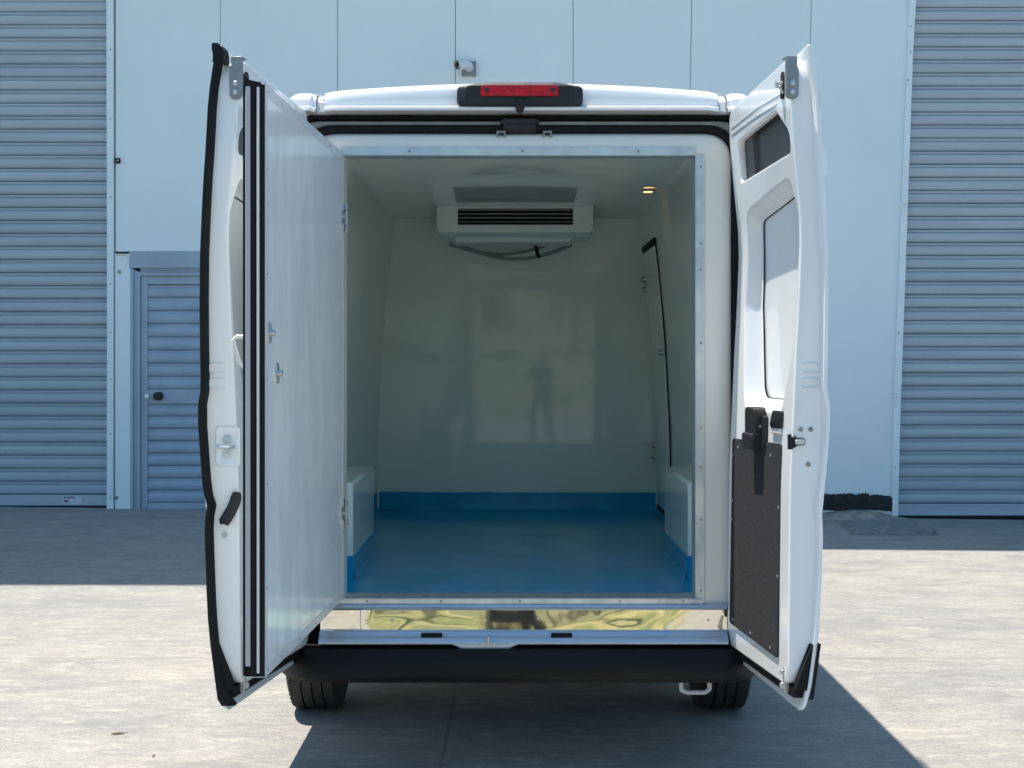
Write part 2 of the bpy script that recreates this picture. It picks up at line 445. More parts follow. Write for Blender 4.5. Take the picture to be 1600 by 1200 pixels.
for py in (78, 186, 308, 444, 520, 592, 678, 778): disc(bm, (wx(174), WD - .03, wz(py)), (0, -1, 0), .008, .006, 10)
obj('rivets', bm, M['bracket'], t1)
bm = NB()
for px, py in ((1423, 42), (1421, 82), (1418, 126), (1411, 321), (1403, 520), (1399, 621), (1397, 730)): disc(bm, (wx(px), WD - .03, wz(py)), (0, -1, 0), .008, .006, 10)
obj('rivets', bm, M['bracket'], t2)

# personnel door
dr = empty('side_door', (wx(262), WD, 0), 'd', 'x'); dr.parent = bld; dr.location = (wx(262), 0, 0)
del dr['label']; del dr['category']
bm = NB()
y0 = WD - .01
box(bm, wx(203), wx(322.5), y0 - .015, WD + .1, wz(419), wz(392.8))            # lintel
for (a, b, yy) in ((203.5, 209, 0), (209.3, 213.5, .012), (213.8, 219, .0)):
    box(bm, wx(a), wx(b), y0 + yy, WD + .1, wz(798), wz(419.5 + (a - 203.5) * .45))
for (a, b, yy) in ((419.3, 422.2, .0), (422.4, 425.2, .012), (425.4, 431, .0)):
    box(bm, wx(219.2), wx(322.5), y0 + yy, WD + .1, wz(b), wz(a))
box(bm, wx(203.5), wx(322.5), y0, WD + .1, wz(801), wz(796.5))
fr = obj('frame', bm, M['doorgrey'], bld, bevel=0.003); fr.name = 'door_frame'
bm = NB()
yb = WD + .02
box(bm, wx(219.4), wx(229.5), yb, yb + .04, wz(796), wz(431.3))
box(bm, wx(229.6), wx(322.5), yb, yb + .04, wz(444), wz(431.3))
box(bm, wx(229.6), wx(322.5), yb, yb + .04, wz(631), wz(608.5))
box(bm, wx(229.6), wx(322.5), yb, yb + .04, wz(796), wz(786))
leafd = obj('side_door', bm, M['doorgrey'], bld, bevel=0.003)
bpy.data.objects.remove(dr)
def louvre(z0, z1, n):
    prof = []
    P = (z1 - z0) / n
    for k in range(n):
        z = z0 + k * P
        for (a, dy) in ((0, .03), (.03, .012), (.12, .004), (.4, -.003), (.66, .0), (.74, .008), (.78, .013), (.84, .009), (.93, .010), (.97, .02)):
            prof.append((yb + .012 + dy, z + a * P))
    prof.append((yb + .04, z1))
    b = NB(); loft(b, [[Vector((x, yy, zz)) for yy, zz in prof] for x in (wx(229.6), wx(322.5))], closed=False)
    return b
bt = louvre(wz(608.5), wz(444), 8)
obj('louvre', bt, M['doorgrey'], leafd, sharp=50)
bt = louvre(wz(786), wz(631), 8)
obj('louvre', bt, M['doorgrey'], leafd, sharp=50)
bm = NB(); disc(bm, (wx(247.5), yb, wz(619)), (0, -1, 0), .045, .02, 24, .04); disc(bm, (wx(247.5), yb - .02, wz(619)), (0, -1, 0), .03, .05, 24, .042); disc(bm, (wx(247.5), yb - .07, wz(619)), (0, -1, 0), .042, .02, 24, .03)
obj('door_knob', bm, M['plastic'], leafd)
bm = NB(); disc(bm, (wx(229), yb, wz(619)), (0, -1, 0), .028, .02, 20, .024)
lk = obj('lock', bm, M['galv'], leafd)
bm = NB(); disc(bm, (wx(322 - .1), yb, 0), (0, -1, 0), .001, .001, 6); bm.free()

# base bitumen, cement rubble
bm = NB()
top = [];
n = 220
lp0 = []; lp1 = []; lp2 = []; lp3 = []
for i in range(n + 1):
    px = 1130 + (1399 - 1130) * i / n
    t = 773 - 2.5 * noise.noise(Vector((px * .09, 1, 0))) - 7 * max(0, noise.noise(Vector((px * .9, 4, 0)))) - 2 * random.random() + max(0, px - 1350) * .09
    if px > 1394: t -= 4
    b = 797 + 3 * noise.noise(Vector((px * .05, 9, 0))) + max(0, px - 1370) * .1
    lp0.append(Vector((wx(px), WD - .002, wz(t)))); lp1.append(Vector((wx(px), WD - .014 - .008 * random.random(), wz(t + 2))))
    lp2.append(Vector((wx(px), WD - .02 - .01 * random.random(), wz((t + b) / 2)))); lp3.append(Vector((wx(px), WD - .018, wz(b))))
loft(bm, [lp0, lp1, lp2, lp3], closed=False)
obj('bitumen_strip', bm, M['bitumen'], bld, sharp=60)
bm = NB()
rows = []
for j in range(9):
    y = WD + .01 - j * .10
    row = []
    for i in range(80):
        px = 1120 + 305 * i / 79
        x = wx(px)
        prof_ = interp([(1120, .05), (1280, .06), (1335, .10), (1375, .07), (1402, .03), (1425, .0)], px)
        h = prof_ * (1 - j / 8.0) ** 1.6 + .03 * noise.noise(Vector((x * 7, y * 7, 0))) * (1 - j / 8) + .012 * noise.noise(Vector((x * 22, y * 22, 5)))
        row.append(Vector((x, y, gz(x, y) - .006 + max(0, h) - (.01 if j == 8 else 0))))
    rows.append(row)
loft(bm, rows, closed=False)
o = obj('cement_rubble', bm, M['rubble'], sharp=40)
tag(o, 'crumbling sandy cement heaped along the wall base under the black bitumen band', 'rubble')
recenter(o, (wx(1270), WD - .4, gz(wx(1270), WD)))
# dark patches above door post
bm = NB()
pf = []
for i in range(26):
    a = i / 25
    pf.append((179.5 + 25 * a, 397.5 + 1.5 * noise.noise(Vector((i * .7, 0, 0)))))
l0 = [Vector((wx(p[0]), WD - .004, wz(p[1] - 1.2))) for p in pf]; l1 = [Vector((wx(p[0]), WD - .03, wz(p[1]))) for p in pf]
l2 = [Vector((wx(p[0]), WD - .016, wz(p[1] + (1.5 if p[0] < 196 else 1.5 + (p[0] - 196) * .8) + random.random()))) for p in pf]
loft(bm, [l0, l1, l2], closed=False)
obj('foam_seal', bm, M['foam'], bld)
bm = NB()
for py in (425, 777.5):
    px = 187 if py < 500 else 182.5
    disc(bm, (wx(px), WD - .012, wz(py)), (0, -1, 0), .02, .005, 14, .014)
obj('screw_plate', bm, M['bracket'], bld)

# small wall box
bm = NB()
box(bm, wx(181.5), wx(188.5), WD - .03, WD, wz(255.5), wz(247.5))
o = obj('wall_switch', bm, M['dark'], bevel=.004)
recenter(o, (wx(185), WD, wz(251.5)))
tag(o, 'tiny black square push-button box on the pale wall by the left shutter trim', 'switch')
b2 = NB(); disc(b2, (wx(185), WD - .03, wz(251.5)), (0, -1, 0), .010, .006, 12)
obj('button', b2, M['extr'], o)

# security camera
cr = empty('security_camera', (wx(733), WD, wz(108)), 'small white bullet security camera on a grey square plate above the van roof', 'camera')
bm = NB(); box(bm, wx(721.5), wx(744), WD - .05, WD, wz(119.5), wz(97))
for a in (723.5, 742):
    for b in (99, 117.5): disc(bm, (wx(a), WD - .05, wz(b)), (0, -1, 0), .007, .004, 8)
obj('mount_plate', bm, M['bracket'], cr, bevel=.004)
bm = NB(); disc(bm, (wx(733), WD - .05, wz(107)), (0, -1, 0), .045, .03, 24, .035)
tube(bm, [(wx(733), WD - .07, wz(107)), (wx(731), WD - .11, wz(107)), (wx(727), WD - .13, wz(107.5))], .016, 12)
obj('bracket', bm, M['wext'], cr)
bm = NB()
ca = Vector((wx(736), WD - .10, wz(105))); cb = Vector((wx(716.5), WD - .22, wz(109.5)))
tube(bm, [ca, ca.lerp(cb, .1), cb], [.03, .038, .040], 20)
tube(bm, [ca.lerp(cb, .3) + Vector((0, 0, .012)), cb + (cb - ca) * .1 + Vector((0, 0, .014))], [.04, .043], 20, caps=False)
obj('housing', bm, M['wext'], cr)
bm = NB(); dd = (cb - ca).normalized(); disc(bm, cb + dd * .001, dd, .036, .006, 20)
obj('lens', bm, M['darkglass'], cr)

# slab on the ground by the right corner
bm = NB()
sp_ = [(1313, 818.5), (1438, 816.5), (1466, 836.5), (1332, 835.5)]
def gp(px, py):
    d = CAMH * F / (py - 565)
    for _ in range(6):
        d = (CAMH - gz(WX(px, d), d)) * F / (py - 565)
    return Vector((WX(px, d), d, gz(WX(px, d), d)))
c4 = [gp(*p) for p in sp_]
G = 16
def bl(u, v): return c4[0].lerp(c4[1], u).lerp(c4[3].lerp(c4[2], u), v)
ring = []
rows = []
for j in range(G + 1):
    row = []
    for i in range(G + 1):
        p = bl(i / G, j / G)
        edge = min(i, G - i, j, G - j)
        h = (.006 if edge == 0 else .048) + .007 * noise.noise(p * 9) + (.02 if i > G - 3 and j > 4 and edge else 0) * random.random()
        if edge == 0: p = p + Vector((.02 * noise.noise(p * 13), .02 * noise.noise(p * 17), 0))
        row.append(p + Vector((0, 0, h)))
    rows.append(row)
loft(bm, rows, closed=False)
per = [rows[0][i] for i in range(G + 1)] + [rows[j][G] for j in range(1, G + 1)] + [rows[G][i] for i in range(G - 1, -1, -1)] + [rows[j][0] for j in range(G - 1, 0, -1)]
loft(bm, [per, [p - Vector((0, 0, .03)) for p in per]], True)
o = obj('ground_slab', bm, M['slab'], sharp=30)
recenter(o, (c4[0] + c4[2]) / 2)
tag(o, 'rough grey slab lying on the shaded concrete in front of the right shutter', 'slab')

# dry leaf and crumbs on the concrete
for k, (px, py, s, a) in enumerate(((184, 1147, .030, .2), (240, 1182, .012, 1.2), (62, 964, .008, .5))):
    p = gp(px, py)
    bm = NB()
    pts = [Vector((math.cos(t) * s, math.sin(t) * s * .38, 0)) for t in [i * math.pi / 6 for i in range(12)]]
    Mx = Matrix.Rotation(a, 4, 'Z')
    lo_ = [p + Mx @ Vector((q.x, q.y, .004 + 6 * q.y * q.y + 2.5 * q.x * q.x)) for q in pts]
    c_ = [p + Mx @ Vector((q.x * .3, q.y * .2, .004)) for q in pts]
    loft(bm, [lo_, c_], True, False, True)
    tube(bm, [p + Mx @ Vector((s, 0, .006)), p + Mx @ Vector((s * 1.35, .004, .003))], .0012, 6)
    o = obj('dry_leaf', bm, M['leafb'], sharp=80)
    recenter(o, p)
    tag(o, ['curled brown dry leaf lying on sunlit concrete left of the van', 'small dark leaf scrap nearest the camera on the sunlit concrete', 'tiny brown leaf crumb on concrete near the shadow line at the left'][k], 'leaf')

# ------------------------------------------------------------------ VAN
CX = 0.03
OFF = Vector((CX, 0, 0))
van = empty('van', (CX, 8.3, 0), 'white high-roof refrigerated panel van parked with its rear doors wide open', 'van')
D0 = 5.60
HP = [(0, 2.606), (.25, 2.604), (.5, 2.598), (.7, 2.588), (.80, 2.577), (.85, 2.562), (.880, 2.53), (.893, 2.48), (.905, 2.35), (.935, 2.1), (.97, 1.8), (1.0, 1.45), (1.018, 1.15), (1.02, .9), (1.012, .65), (1.0, .5), (.985, .40), (.95, .365)]
def section(y, s=1.0, ztop=None, taper=0.0, zs=1.0):
    pts = []
    for x, z in HP:
        zz = z if ztop is None else min(z, ztop) if False else .365 + (z - .365) * (ztop - .365) / (2.606 - .365)
        pts.append((x * s - taper * smooth_step(.9, 2.5, z) * x, zz))
    L_ = [Vector((x, y, z)) for x, z in pts] + [Vector((-x, y, z)) for x, z in reversed(pts[1:])]
    return L_
# body shell
secs = [section(5.66, .985), section(5.665, .995), section(5.70, 1.0), section(6.5), section(8), section(9.4), section(9.8, 1, 2.56), section(10.05, 1, 2.35, .06), section(10.45, .98, 1.85, .10), section(10.75, .96, 1.35, .08), section(11.2, .93, 1.15, .08), section(11.45, .86, .95, .05)]
bm = NB(); loft(bm, secs, True, False, True)
body = obj('body_shell', bm, M['paint'], van, sharp=50)
# rear face ring of the body
op0 = rpoly([(-.828, .40), (.828, .40), (.828, 2.497), (-.828, 2.497)], [.03, .03, .03, .03], 8)
outer2d = [Vector((v.x, v.z)) for v in section(5.66, .985)]
bm = NB(); fillpoly(bm, [outer2d, op0], lambda a, b: (a, 5.66, b))
loft(bm, [[Vector((p.x, 5.66, p.y)) for p in op0], [Vector((p.x, 5.70, p.y)) for p in op0]])
obj('rear_frame', bm, M['paint'], van)
# roof fairing above the doors
def fairing(x0, x1, nx, zt, name, edge=.012, yb_=5.9):
    bm = NB(); loops = []
    for i in range(nx + 1):
        x = x0 + (x1 - x0) * i / nx
        e = min(abs(x - x0), abs(x1 - x)); k = 1 - .03 * max(0, 1 - e / edge) ** 2
        t = zt(x)
        prof = [(5.9, t - .002), (5.66, t - .001), (5.622, t - .004), (5.603, t - .010), (5.593, t - .020), (5.588, t - .034), (5.586, 2.545), (5.587, 2.522), (5.578, 2.517), (5.566, 2.516), (5.560, 2.512), (5.559, 2.505), (5.563, 2.500), (5.60, 2.498), (5.66, 2.498)]
        prof = [(min(a_, yb_ + (a_ - 5.66) * .01) if a_ > yb_ else a_, b_) for a_, b_ in prof]
        if e < edge * .9: prof = [(5.9, a[1] - .006) if q < 1 else (a[0] + .012, a[1] - .003) for q, a in enumerate(prof)]
        loops.append([Vector((x, yy, zz)) for yy, zz in prof])
    loft(bm, loops, closed=False)
    return bm
zt = lambda x: 2.617 - .034 * (abs(x) / .75) ** 2.0
b1 = fairing(-.742, .752, 40, zt, 'roof_fairing')
obj('roof_fairing', b1, M['paint'], van, sharp=40)
zs = lambda x: 2.578 - max(0, abs(x) - .84) ** 2 * 14
b1 = fairing(.787, .893, 12, zs, 's', yb_=5.69); obj('roof_shoulder', b1, M['paint'], van, sharp=40)
b1 = fairing(-.893, -.775, 12, zs, 's', yb_=5.69); obj('roof_shoulder', b1, M['paint'], van, sharp=40)
bm = NB()
for a, b in ((.7535, .7855), (-.7735, -.7435)):
    loft(bm, [[Vector((x, yy, zz)) for yy, zz in ((5.9, 2.572), (5.69, 2.571), (5.64, 2.562), (5.618, 2.54), (5.612, 2.5))] for x in (a, b)], closed=False)
    for q in (.3, .55, .8):
        xx = a + (b - a) * q; tube(bm, [(xx, 5.66, 2.570), (xx, 5.625, 2.553), (xx, 5.612, 2.505)], .0022, 6)
obj('roof_channel', bm, M['paint'], van)
# door rebate rings, from outside in
def ring(loops3, name, m, sharp=60, **k):
    b = NB(); loft(b, loops3, True); return obj(name, b, m, van, sharp=sharp, **k)
def rr(hw, z0, z1, r, rb=.02, seg=8): return rpoly([(-hw, z0), (hw, z0), (hw, z1), (-hw, z1)], [rb, rb, r, r], seg)
def L3(p2, y): return [Vector((p.x, y, p.y)) for p in p2]
q0 = rr(.828, .40, 2.497, .03); q1 = rr(.826, .42, 2.474, .03); q2 = rr(.8195, .44, 2.470, .05); q3 = rr(.819, .46, 2.456, .08)
ring([L3(q0, 5.662), L3(q0, 5.655), L3(rr(.827, .41, 2.486, .03), 5.640), L3(q1, 5.650), L3(q1, 5.68)], 'outer_seal', M['rubber'])
ring([L3(q1, 5.672), L3(q2, 5.645), L3(q3, 5.640), L3(rr(.818, .47, 2.449, .09), 5.65)], 'door_rebate', M['flange'])
sealp = rr(.822, .50, 2.4395, .125, seg=12)
bm = NB(); tube(bm, [Vector((p.x, 5.632, p.y)) for p in resample(sealp, .12)], .0165, 12, closed=True, rz=1.0)
obj('door_seal', bm, M['rubber'], van)
# cream surround between seal and insulated opening
w0 = rr(.820, .60, 2.430, .12, seg=10)
def rin(hw, z0, z1, r): return rpoly([(-hw, z0), (hw, z0), (hw, z1), (-hw, z1)], [r * .3, r * .3, r, r], 10)
w = [L3(w0, 5.66), L3(rin(.818, .602, 2.427, .12), 5.645), L3(rin(.806, .61, 2.418, .11), 5.627), L3(rin(.793, .613, 2.412, .10), 5.616), L3(rin(.775, .618, 2.405, .09), 5.609), L3(rin(.75, .626, 2.38, .07), 5.604), L3(rin(.72, .634, 2.362, .04), 5.603), L3(rin(.70, .64, 2.35, .02), 5.603), L3(rin(.6695, .648, 2.336, .004), 5.604), L3(rin(.6695, .648, 2.336, .004), 5.70)]
ring(w, 'insulated_surround', M['gel'], sharp=75)
# galvanised edging
bm = NB()
box(bm, -.68, .668, 5.596, 5.602, 2.336, 2.366); box(bm, -.68, .668, 5.596, 5.70, 2.3335, 2.3365)
eg = obj('edge_strip', bm, M['galv'], van, bevel=.001)
bm = NB(); box(bm, .6695, .7015, 5.595, 5.601, .632, 2.336); box(bm, .6665, .6696, 5.595, 5.70, .65, 2.333)
obj('edge_strip', bm, M['galv'], van, bevel=.001)
bm = NB(); box(bm, -.70, .695, 5.588, 5.60, .630, .6485); box(bm, -.67, .668, 5.588, 5.72, .6475, .6515)
obj('edge_strip', bm, M['galv'], van, bevel=.0015)
bm = NB()
for x in (-.42, .01, .45): disc(bm, (x, 5.596, 2.350), (0, -1, 0), .0045, .003, 10)
for z in (2.29, 2.0, 1.90, 1.62, 1.3, 1.15, .95, .68): disc(bm, (.688, 5.595, z), (0, -1, 0), .0045, .003, 10)
for x in (-.58, -.30, 0, .38, .62): disc(bm, (x, 5.588, .640), (0, -1, 0), .0045, .003, 10)
obj('rivets', bm, M['bracket'], van)
# centre latch keep and two clips on the header
bm = NB(); box(bm, -.064, .062, 5.612, 5.66, 2.424, 2.478); box(bm, -.055, .055, 5.604, 5.62, 2.432, 2.455); box(bm, -.075, .075, 5.622, 5.66, 2.458, 2.476)
lt = obj('latch_keep', bm, M['plastic'], van, bevel=.004)
bm = NB()
for cx in (-.072, .105):
    for s in (-.014, .014): box(bm, cx + s - .003, cx + s + .003, 5.598, 5.62, 2.404, 2.428)
    box(bm, cx - .014, cx + .014, 5.600, 5.62, 2.421, 2.428)
obj('spring_clip', bm, M['bracket'], van)

# third brake light with reversing camera
def house(k, dy, dz=0): return [Vector((p.x * 1, dy, p.y + dz)) for p in rpoly([(-.2385 * k[0], 2.545 - (2.545 - 2.520) * 1), (-.16 * k[0], 2.545 - .034 * k[1]), (.16 * k[0], 2.545 - .034 * k[1]), (.2385 * k[0], 2.52 + .0), (.2385 * k[0], 2.588), (.13 * k[0], 2.545 + .062 * k[1]), (-.13 * k[0], 2.545 + .062 * k[1]), (-.2385 * k[0], 2.588)], [.02, .03, .03, .02, .02, .05, .05, .02], 5)]
bm = NB(); loft(bm, [house((1, 1), 5.64), house((1, 1), 5.568), house((.992, .97), 5.558), house((.97, .90), 5.553), house((.90, .80), 5.548), house((.86, .72), 5.541)], True, False, True)
bh = obj('brake_light_housing', bm, M['plastic'], van, sharp=30)
bm = NB(); lens = lambda s, y, r=.018: [Vector((p.x, y, p.y)) for p in rpoly([(-.148 * s + 0, 2.549), (.145 * s, 2.549), (.145 * s, 2.5885), (-.148 * s, 2.5885)], [.004, .004, r, r], 5)]
loft(bm, [lens(1, 5.545), lens(1, 5.530), lens(.985, 5.526)], True, False, True)
ln = obj('red_lens', bm, M['red'], bh, sharp=30)
bm = NB()
for x in (-.123, .122): disc(bm, (x, 5.527, 2.570), (0, -1, 0), .0075, .003, 14)
obj('lens_screw', bm, M['darkglass'], bh)
bm = NB(); tube(bm, [(0, 5.56, 2.516), (0, 5.538, 2.515), (0, 5.528, 2.514)], [.03, .029, .024], 18, rz=.6)
obj('reversing_camera', bm, M['plastic'], bh)
bm = NB(); disc(bm, (0, 5.5275, 2.514), (0, -1, -.15), .008, .003, 14)
obj('camera_lens', bm, M['darkglass'], bh)

# --- insulated box interior
Y0, Y1 = 5.66, 8.93
WT = [(.65, .85), (1.2, .84), (1.7, .812), (2.1, .775), (2.42, .735)]
wallx = lambda z: interp(WT, z)
zz_ = [.65, .8, 1.0, 1.2, 1.45, 1.7, 1.9, 2.1, 2.27, 2.39, 2.412, 2.42]
prof = [(wallx(z) - (0.0 if z < 2.39 else (z - 2.39) ** 2 * 25), z) for z in zz_]
loopR = [Vector((x, 0, z)) for x, z in prof] + [Vector((-x, 0, z)) for x, z in reversed(prof)]
bm = NB()
ysl = [Y0 + (Y1 + .07 - Y0) * i / 10 for i in range(11)]
loft(bm, [[Vector((p.x, y, p.z)) for p in loopR] for y in ysl], closed=False)
lp = [Vector((p.x, p.z)) for p in loopR]
backy = lambda x, z: Y1 - .03 - .0196 * x + ((x - .145) ** 2 + (z - 1.55) ** 2) / 29.0
loft(bm, [[Vector((wallx(z) * (i / 24), backy(wallx(z) * (i / 24), z), z)) for i in range(-24, 25)] for z in [.65 + (2.42 - .65) * k / 28 for k in range(29)]], closed=False)
fillpoly(bm, [lp, [Vector(v) for v in ((-.6695, .6501), (.6695, .6501), (.6695, 2.3355), (-.6695, 2.3355))]], lambda a, b: (a, Y0 + .03, b))
obj('box_lining', bm, M['lining'], van, sharp=40)
# blue floor with coved upstand
bm = NB()
box(bm, -.845, .845, 5.705, Y1 + .01, .60, .6475)
zt2 = lambda s: .757 + .003 * noise.noise(Vector((s * 6, 2, 0)))
def upstand(pts, top_, t=.004):
    """pts: ground line points with inward normals; coved strip"""
    loops = []
    for (x, y, nx, ny, lean) in pts:
        zt3 = top_(x + y)
        loops.append([Vector((x + nx * .016, y + ny * .016, .6478)), Vector((x + nx * .009, y + ny * .009, .653)), Vector((x + nx * .006, y + ny * .006, .668)), Vector((x + nx * t, y + ny * t, .69)), Vector((x + nx * t - lean * .1, y + ny * t, zt3)), Vector((x - lean * .1, y, zt3 + .002))])
    loft(bm, loops, closed=False)
upstand([(x / 20 * .84, backy(x / 20 * .85, .7) - .001, 0, -1, 0) for x in range(-20, 21)], zt2)
upstand([(-.85, y, 1, 0, -.0) for y in [7.1 + i * .1 for i in range(19)]], zt2)
upstand([(.85, y, -1, 0, .0) for y in [7.1 + i * .1 for i in range(19)]], zt2)
zt4 = lambda s: .735 + .003 * noise.noise(Vector((s * 6, 7, 0)))
for s in (-1, 1):
    bx = .695 if s < 0 else .705
    upstand([(s * bx, y, -s, 0, 0) for y in [6.146 + i * .0955 for i in range(11)]], zt4)
    upstand([(s * x, 6.15, 0, -1, 0) for x in (bx - .004, .75, .80, .85)], zt4)
    upstand([(s * .85, y, -s, 0, 0) for y in (5.7, 5.9, 6.15)], zt4)
obj('floor', bm, M['epoxy'], van, sharp=50)
for s in (-1, 1):
    bx = .695 if s < 0 else .705
    bm = NB(); a, b = sorted((s * bx, s * .86)); box(bm, a, b, 6.15, 7.10, .64, 1.045)
    obj('wheel_box', bm, M['lining'], van, bevel=.012)
# side door inside
bm = NB()
def wp(y, z, o=0.0): return Vector((wallx(z) - o, y, z))
def wallstrip(bm, y0, y1, z0, z1, o, n=8):
    rows = []
    for k in range(n + 1):
        z = z0 + (z1 - z0) * k / n
        rows.append([wp(y0, z, 0), wp(y0, z, o), wp(y1, z, o), wp(y1, z, 0)])
    loft(bm, rows, True, True, True)
wallstrip(bm, 8.11, 8.81, .70, 2.19, .012)
sd = obj('side_door', bm, M['lining'], van)
bm = NB()
wallstrip(bm, 8.088, 8.10, .66, 2.225, .006); wallstrip(bm, 8.82, 8.845, .66, 2.225, .008); wallstrip(bm, 8.10, 8.82, 2.197, 2.232, .012, 1); wallstrip(bm, 8.10, 8.82, .66, .69, .006, 1)
obj('side_door_frame', bm, M['rubber'], van)
bm = NB()
for (y, z) in ((8.80, 2.04), (8.80, 1.98), (8.80, 1.05), (8.80, .98), (8.12, 1.60)):
    bm = NB()
    p = wp(y, z, .010); disc(bm, p, (-1, 0, 0), .018, .03, 14, .012); box(bm, p.x - .012, p.x, y - .03, y + .03, z - .008, z + .008)
    obj('latch', bm, M['steel'], van)
# ceiling lamp
bm = NB()
cc = Vector((.655, 7.42, 2.4185))
lo_ = lambda r, z, k=1: [cc + Vector((math.cos(t) * r, math.sin(t) * r * 1.5, z)) for t in [i * math.pi / 12 for i in range(24)]]
loft(bm, [lo_(.042, .0), lo_(.042, -.008), lo_(.034, -.014), lo_(.026, -.014), lo_(.026, -.006)], True)
cl = obj('ceiling_lamp', bm, M['steel'], van)
bm = NB(); loft(bm, [lo_(.026, -.008), lo_(.018, -.013), lo_(.006, -.015)], True, False, True)
obj('lamp_lens', bm, M['lamp'], cl)
# evaporator
ye = 8.20
def ev(y, k, zb): return [Vector((p.x, y, p.y)) for p in rpoly([(-.447 - k, zb), (.420 + k, zb), (.420 + k, 2.419), (-.447 - k, 2.419)], [.03, .03, .004, .004], 5)]
evo = ev(ye, 0, 2.270)
gh = [Vector(v) for v in ((-.333, 2.312), (.311, 2.312), (.311, 2.403), (-.333, 2.403))]
bm = NB()
fillpoly(bm, [[Vector((v.x, v.z)) for v in evo], gh], lambda a, b: (a, ye, b))
loft(bm, [evo, ev(ye + .012, .006, 2.264), ev(ye + .10, .006, 2.255), ev(ye + .42, .0, 2.25), ev(ye + .70, .0, 2.30)], True)
loft(bm, [[Vector((p.x, ye, p.y)) for p in gh], [Vector((p.x, ye + .035, p.y)) for p in gh]], True)
evp = obj('evaporator', bm, M['evap'], van, sharp=35)
bm = NB(); box(bm, -.335, .313, ye + .034, ye + .04, 2.31, 2.405)
obj('grille_opening', bm, M['dark'], evp)
bm = NB()
for i in range(4):
    z = 2.393 - i * .0215
    box(bm, -.333, .311, ye + .004, ye + .02, z, z + (.004 if i < 3 else .002))
obj('louvre', bm, M['extr'], evp)
bm = NB(); box(bm, -.36, .31, ye + .15, ye + .62, 2.225, 2.262)
obj('drip_tray', bm, M['evap'], evp, bevel=.01)
bm = NB()
tube(bm, [(-.34 + .66 * t, 8.60, 2.235 - .085 * math.sin(math.pi * t) ** .9) for t in [i / 16 for i in range(17)]], .011, 10)
tube(bm, [(-.40 + .60 * t, 8.64, 2.24 - .06 * math.sin(math.pi * t)) for t in [i / 16 for i in range(17)]], .009, 10)
obj('hose', bm, M['hose'], evp)
bm = NB()
loft(bm, [[Vector((x + a, 8.585, z)) for a in (-.011, .011)] + [Vector((x + a, 8.60, z)) for a in (.011, -.011)] for x, z in ((.075, 2.236), (.10, 2.233), (.112, 2.21), (.122, 2.17), (.128, 2.155))], True, True, True)
box(bm, .06, .115, 8.58, 8.60, 2.228, 2.238)
obj('strap', bm, M['rubber'], evp)

# --- threshold
bm = NB()   # ledge under the opening
loft(bm, [[Vector((x, yy, zz)) for yy, zz in ((5.61, .632), (5.592, .631), (5.580, .627), (5.576, .620), (5.580, .612), (5.59, .606), (5.61, .605))] for x in (-.755, .785)], closed=False)
obj('ledge', bm, M['sillm'], van)
bm = NB()
KN = 60
rows = []
for j in range(7):
    t = j / 6
    z = .531 + (.608 - .531) * t
    rows.append([Vector((-.757 + 1.544 * i / KN, 5.583 + (.0085 if i > 6 else -.004) * t + (.003 * t * smooth_step(44, 60, i)) * -2 + .0012 * noise.noise(Vector((i * .16, t * 1.5, 4))), z)) for i in range(KN + 1)])
loft(bm, rows, closed=False)
kp = obj('kick_plate', bm, M['mirror'], van, sharp=180)
bm = NB()
box(bm, -.605, -.602, 5.578, 5.584, .533, .607)
for (x, z) in ((-.66, .57), (-.485, .568), (-.13, .57), (.07, .575), (.40, .57), (.715, .57)): disc(bm, (x, 5.586, z), (0, -1, 0), .005, .003, 10)
obj('rivets', bm, M['steel'], kp)
bm = NB(); rows = []
for i in range(81):
    x = -.757 + 1.54 * i / 80
    dip = .019 * smooth_step(-.25, -.218, x) * (1 - smooth_step(-.045, -.01, x))
    rows.append([Vector((x, yy, zz)) for yy, zz in ((5.60, .5335), (5.575, .533), (5.562, .5315), (5.556, .527), (5.553, .518), (5.546, .514), (5.540, .512), (5.532, .508), (5.527, .500 - dip * .3), (5.525, .492 - dip), (5.527, .4865 - dip), (5.535, .485 - dip), (5.60, .484 - dip))])
loft(bm, rows, closed=False, cap0=False)
si = obj('sill', bm, M['sillm'], van, sharp=60)
for x in (-.333, .157):
    bm = NB(); box(bm, x - .04, x + .04, 5.538, 5.56, .5105, .5265)
    obj('rubber_stop', bm, M['rubber'], si, bevel=.004)
bm = NB()
tube(bm, [(-.118, 5.53, .522), (-.118, 5.510, .518), (-.118, 5.508, .496), (-.118, 5.53, .492)], .0045, 8)
box(bm, -.150, -.086, 5.520, 5.528, .488, .496); disc(bm, (-.142, 5.52, .492), (0, -1, 0), .006, .004, 10); disc(bm, (-.094, 5.52, .492), (0, -1, 0), .006, .004, 10)
obj('striker', bm, M['steel'], si)
# bumper
bm = NB(); rows = []
for i in range(61):
    u = -1 + 2 * i / 60
    x = .955 * u
    back = .30 * max(0, (abs(u) - .80) / .2) ** 2.2
    sq = 1 - .5 * max(0, (abs(u) - .97) / .03)
    P_ = [(5.66, .474), (5.545, .474), (5.505, .471), (5.485, .462), (5.478, .447), (5.474, .444), (5.466, .41), (5.462, .385), (5.463, .371), (5.468, .365), (5.475, .363), (5.477, .356), (5.49, .352), (5.62, .350)]
    rows.append([Vector((x, yy + back * (1 if k > 0 else .6), zz + (0.0 if abs(u) < .9 else (abs(u) - .9) * .0))) for k, (yy, zz) in enumerate(P_)])
loft(bm, rows, closed=False)
obj('bumper', bm, M['bumper'], van, sharp=40)
bm = NB(); box(bm, -.98, .98, 5.62, 11.2, .375, .43); box(bm, -.45, .45, 5.9, 6.2, .33, .40); box(bm, -.74, -.64, 5.7, 10, .34, .40); box(bm, .64, .74, 5.7, 10, .34, .40)
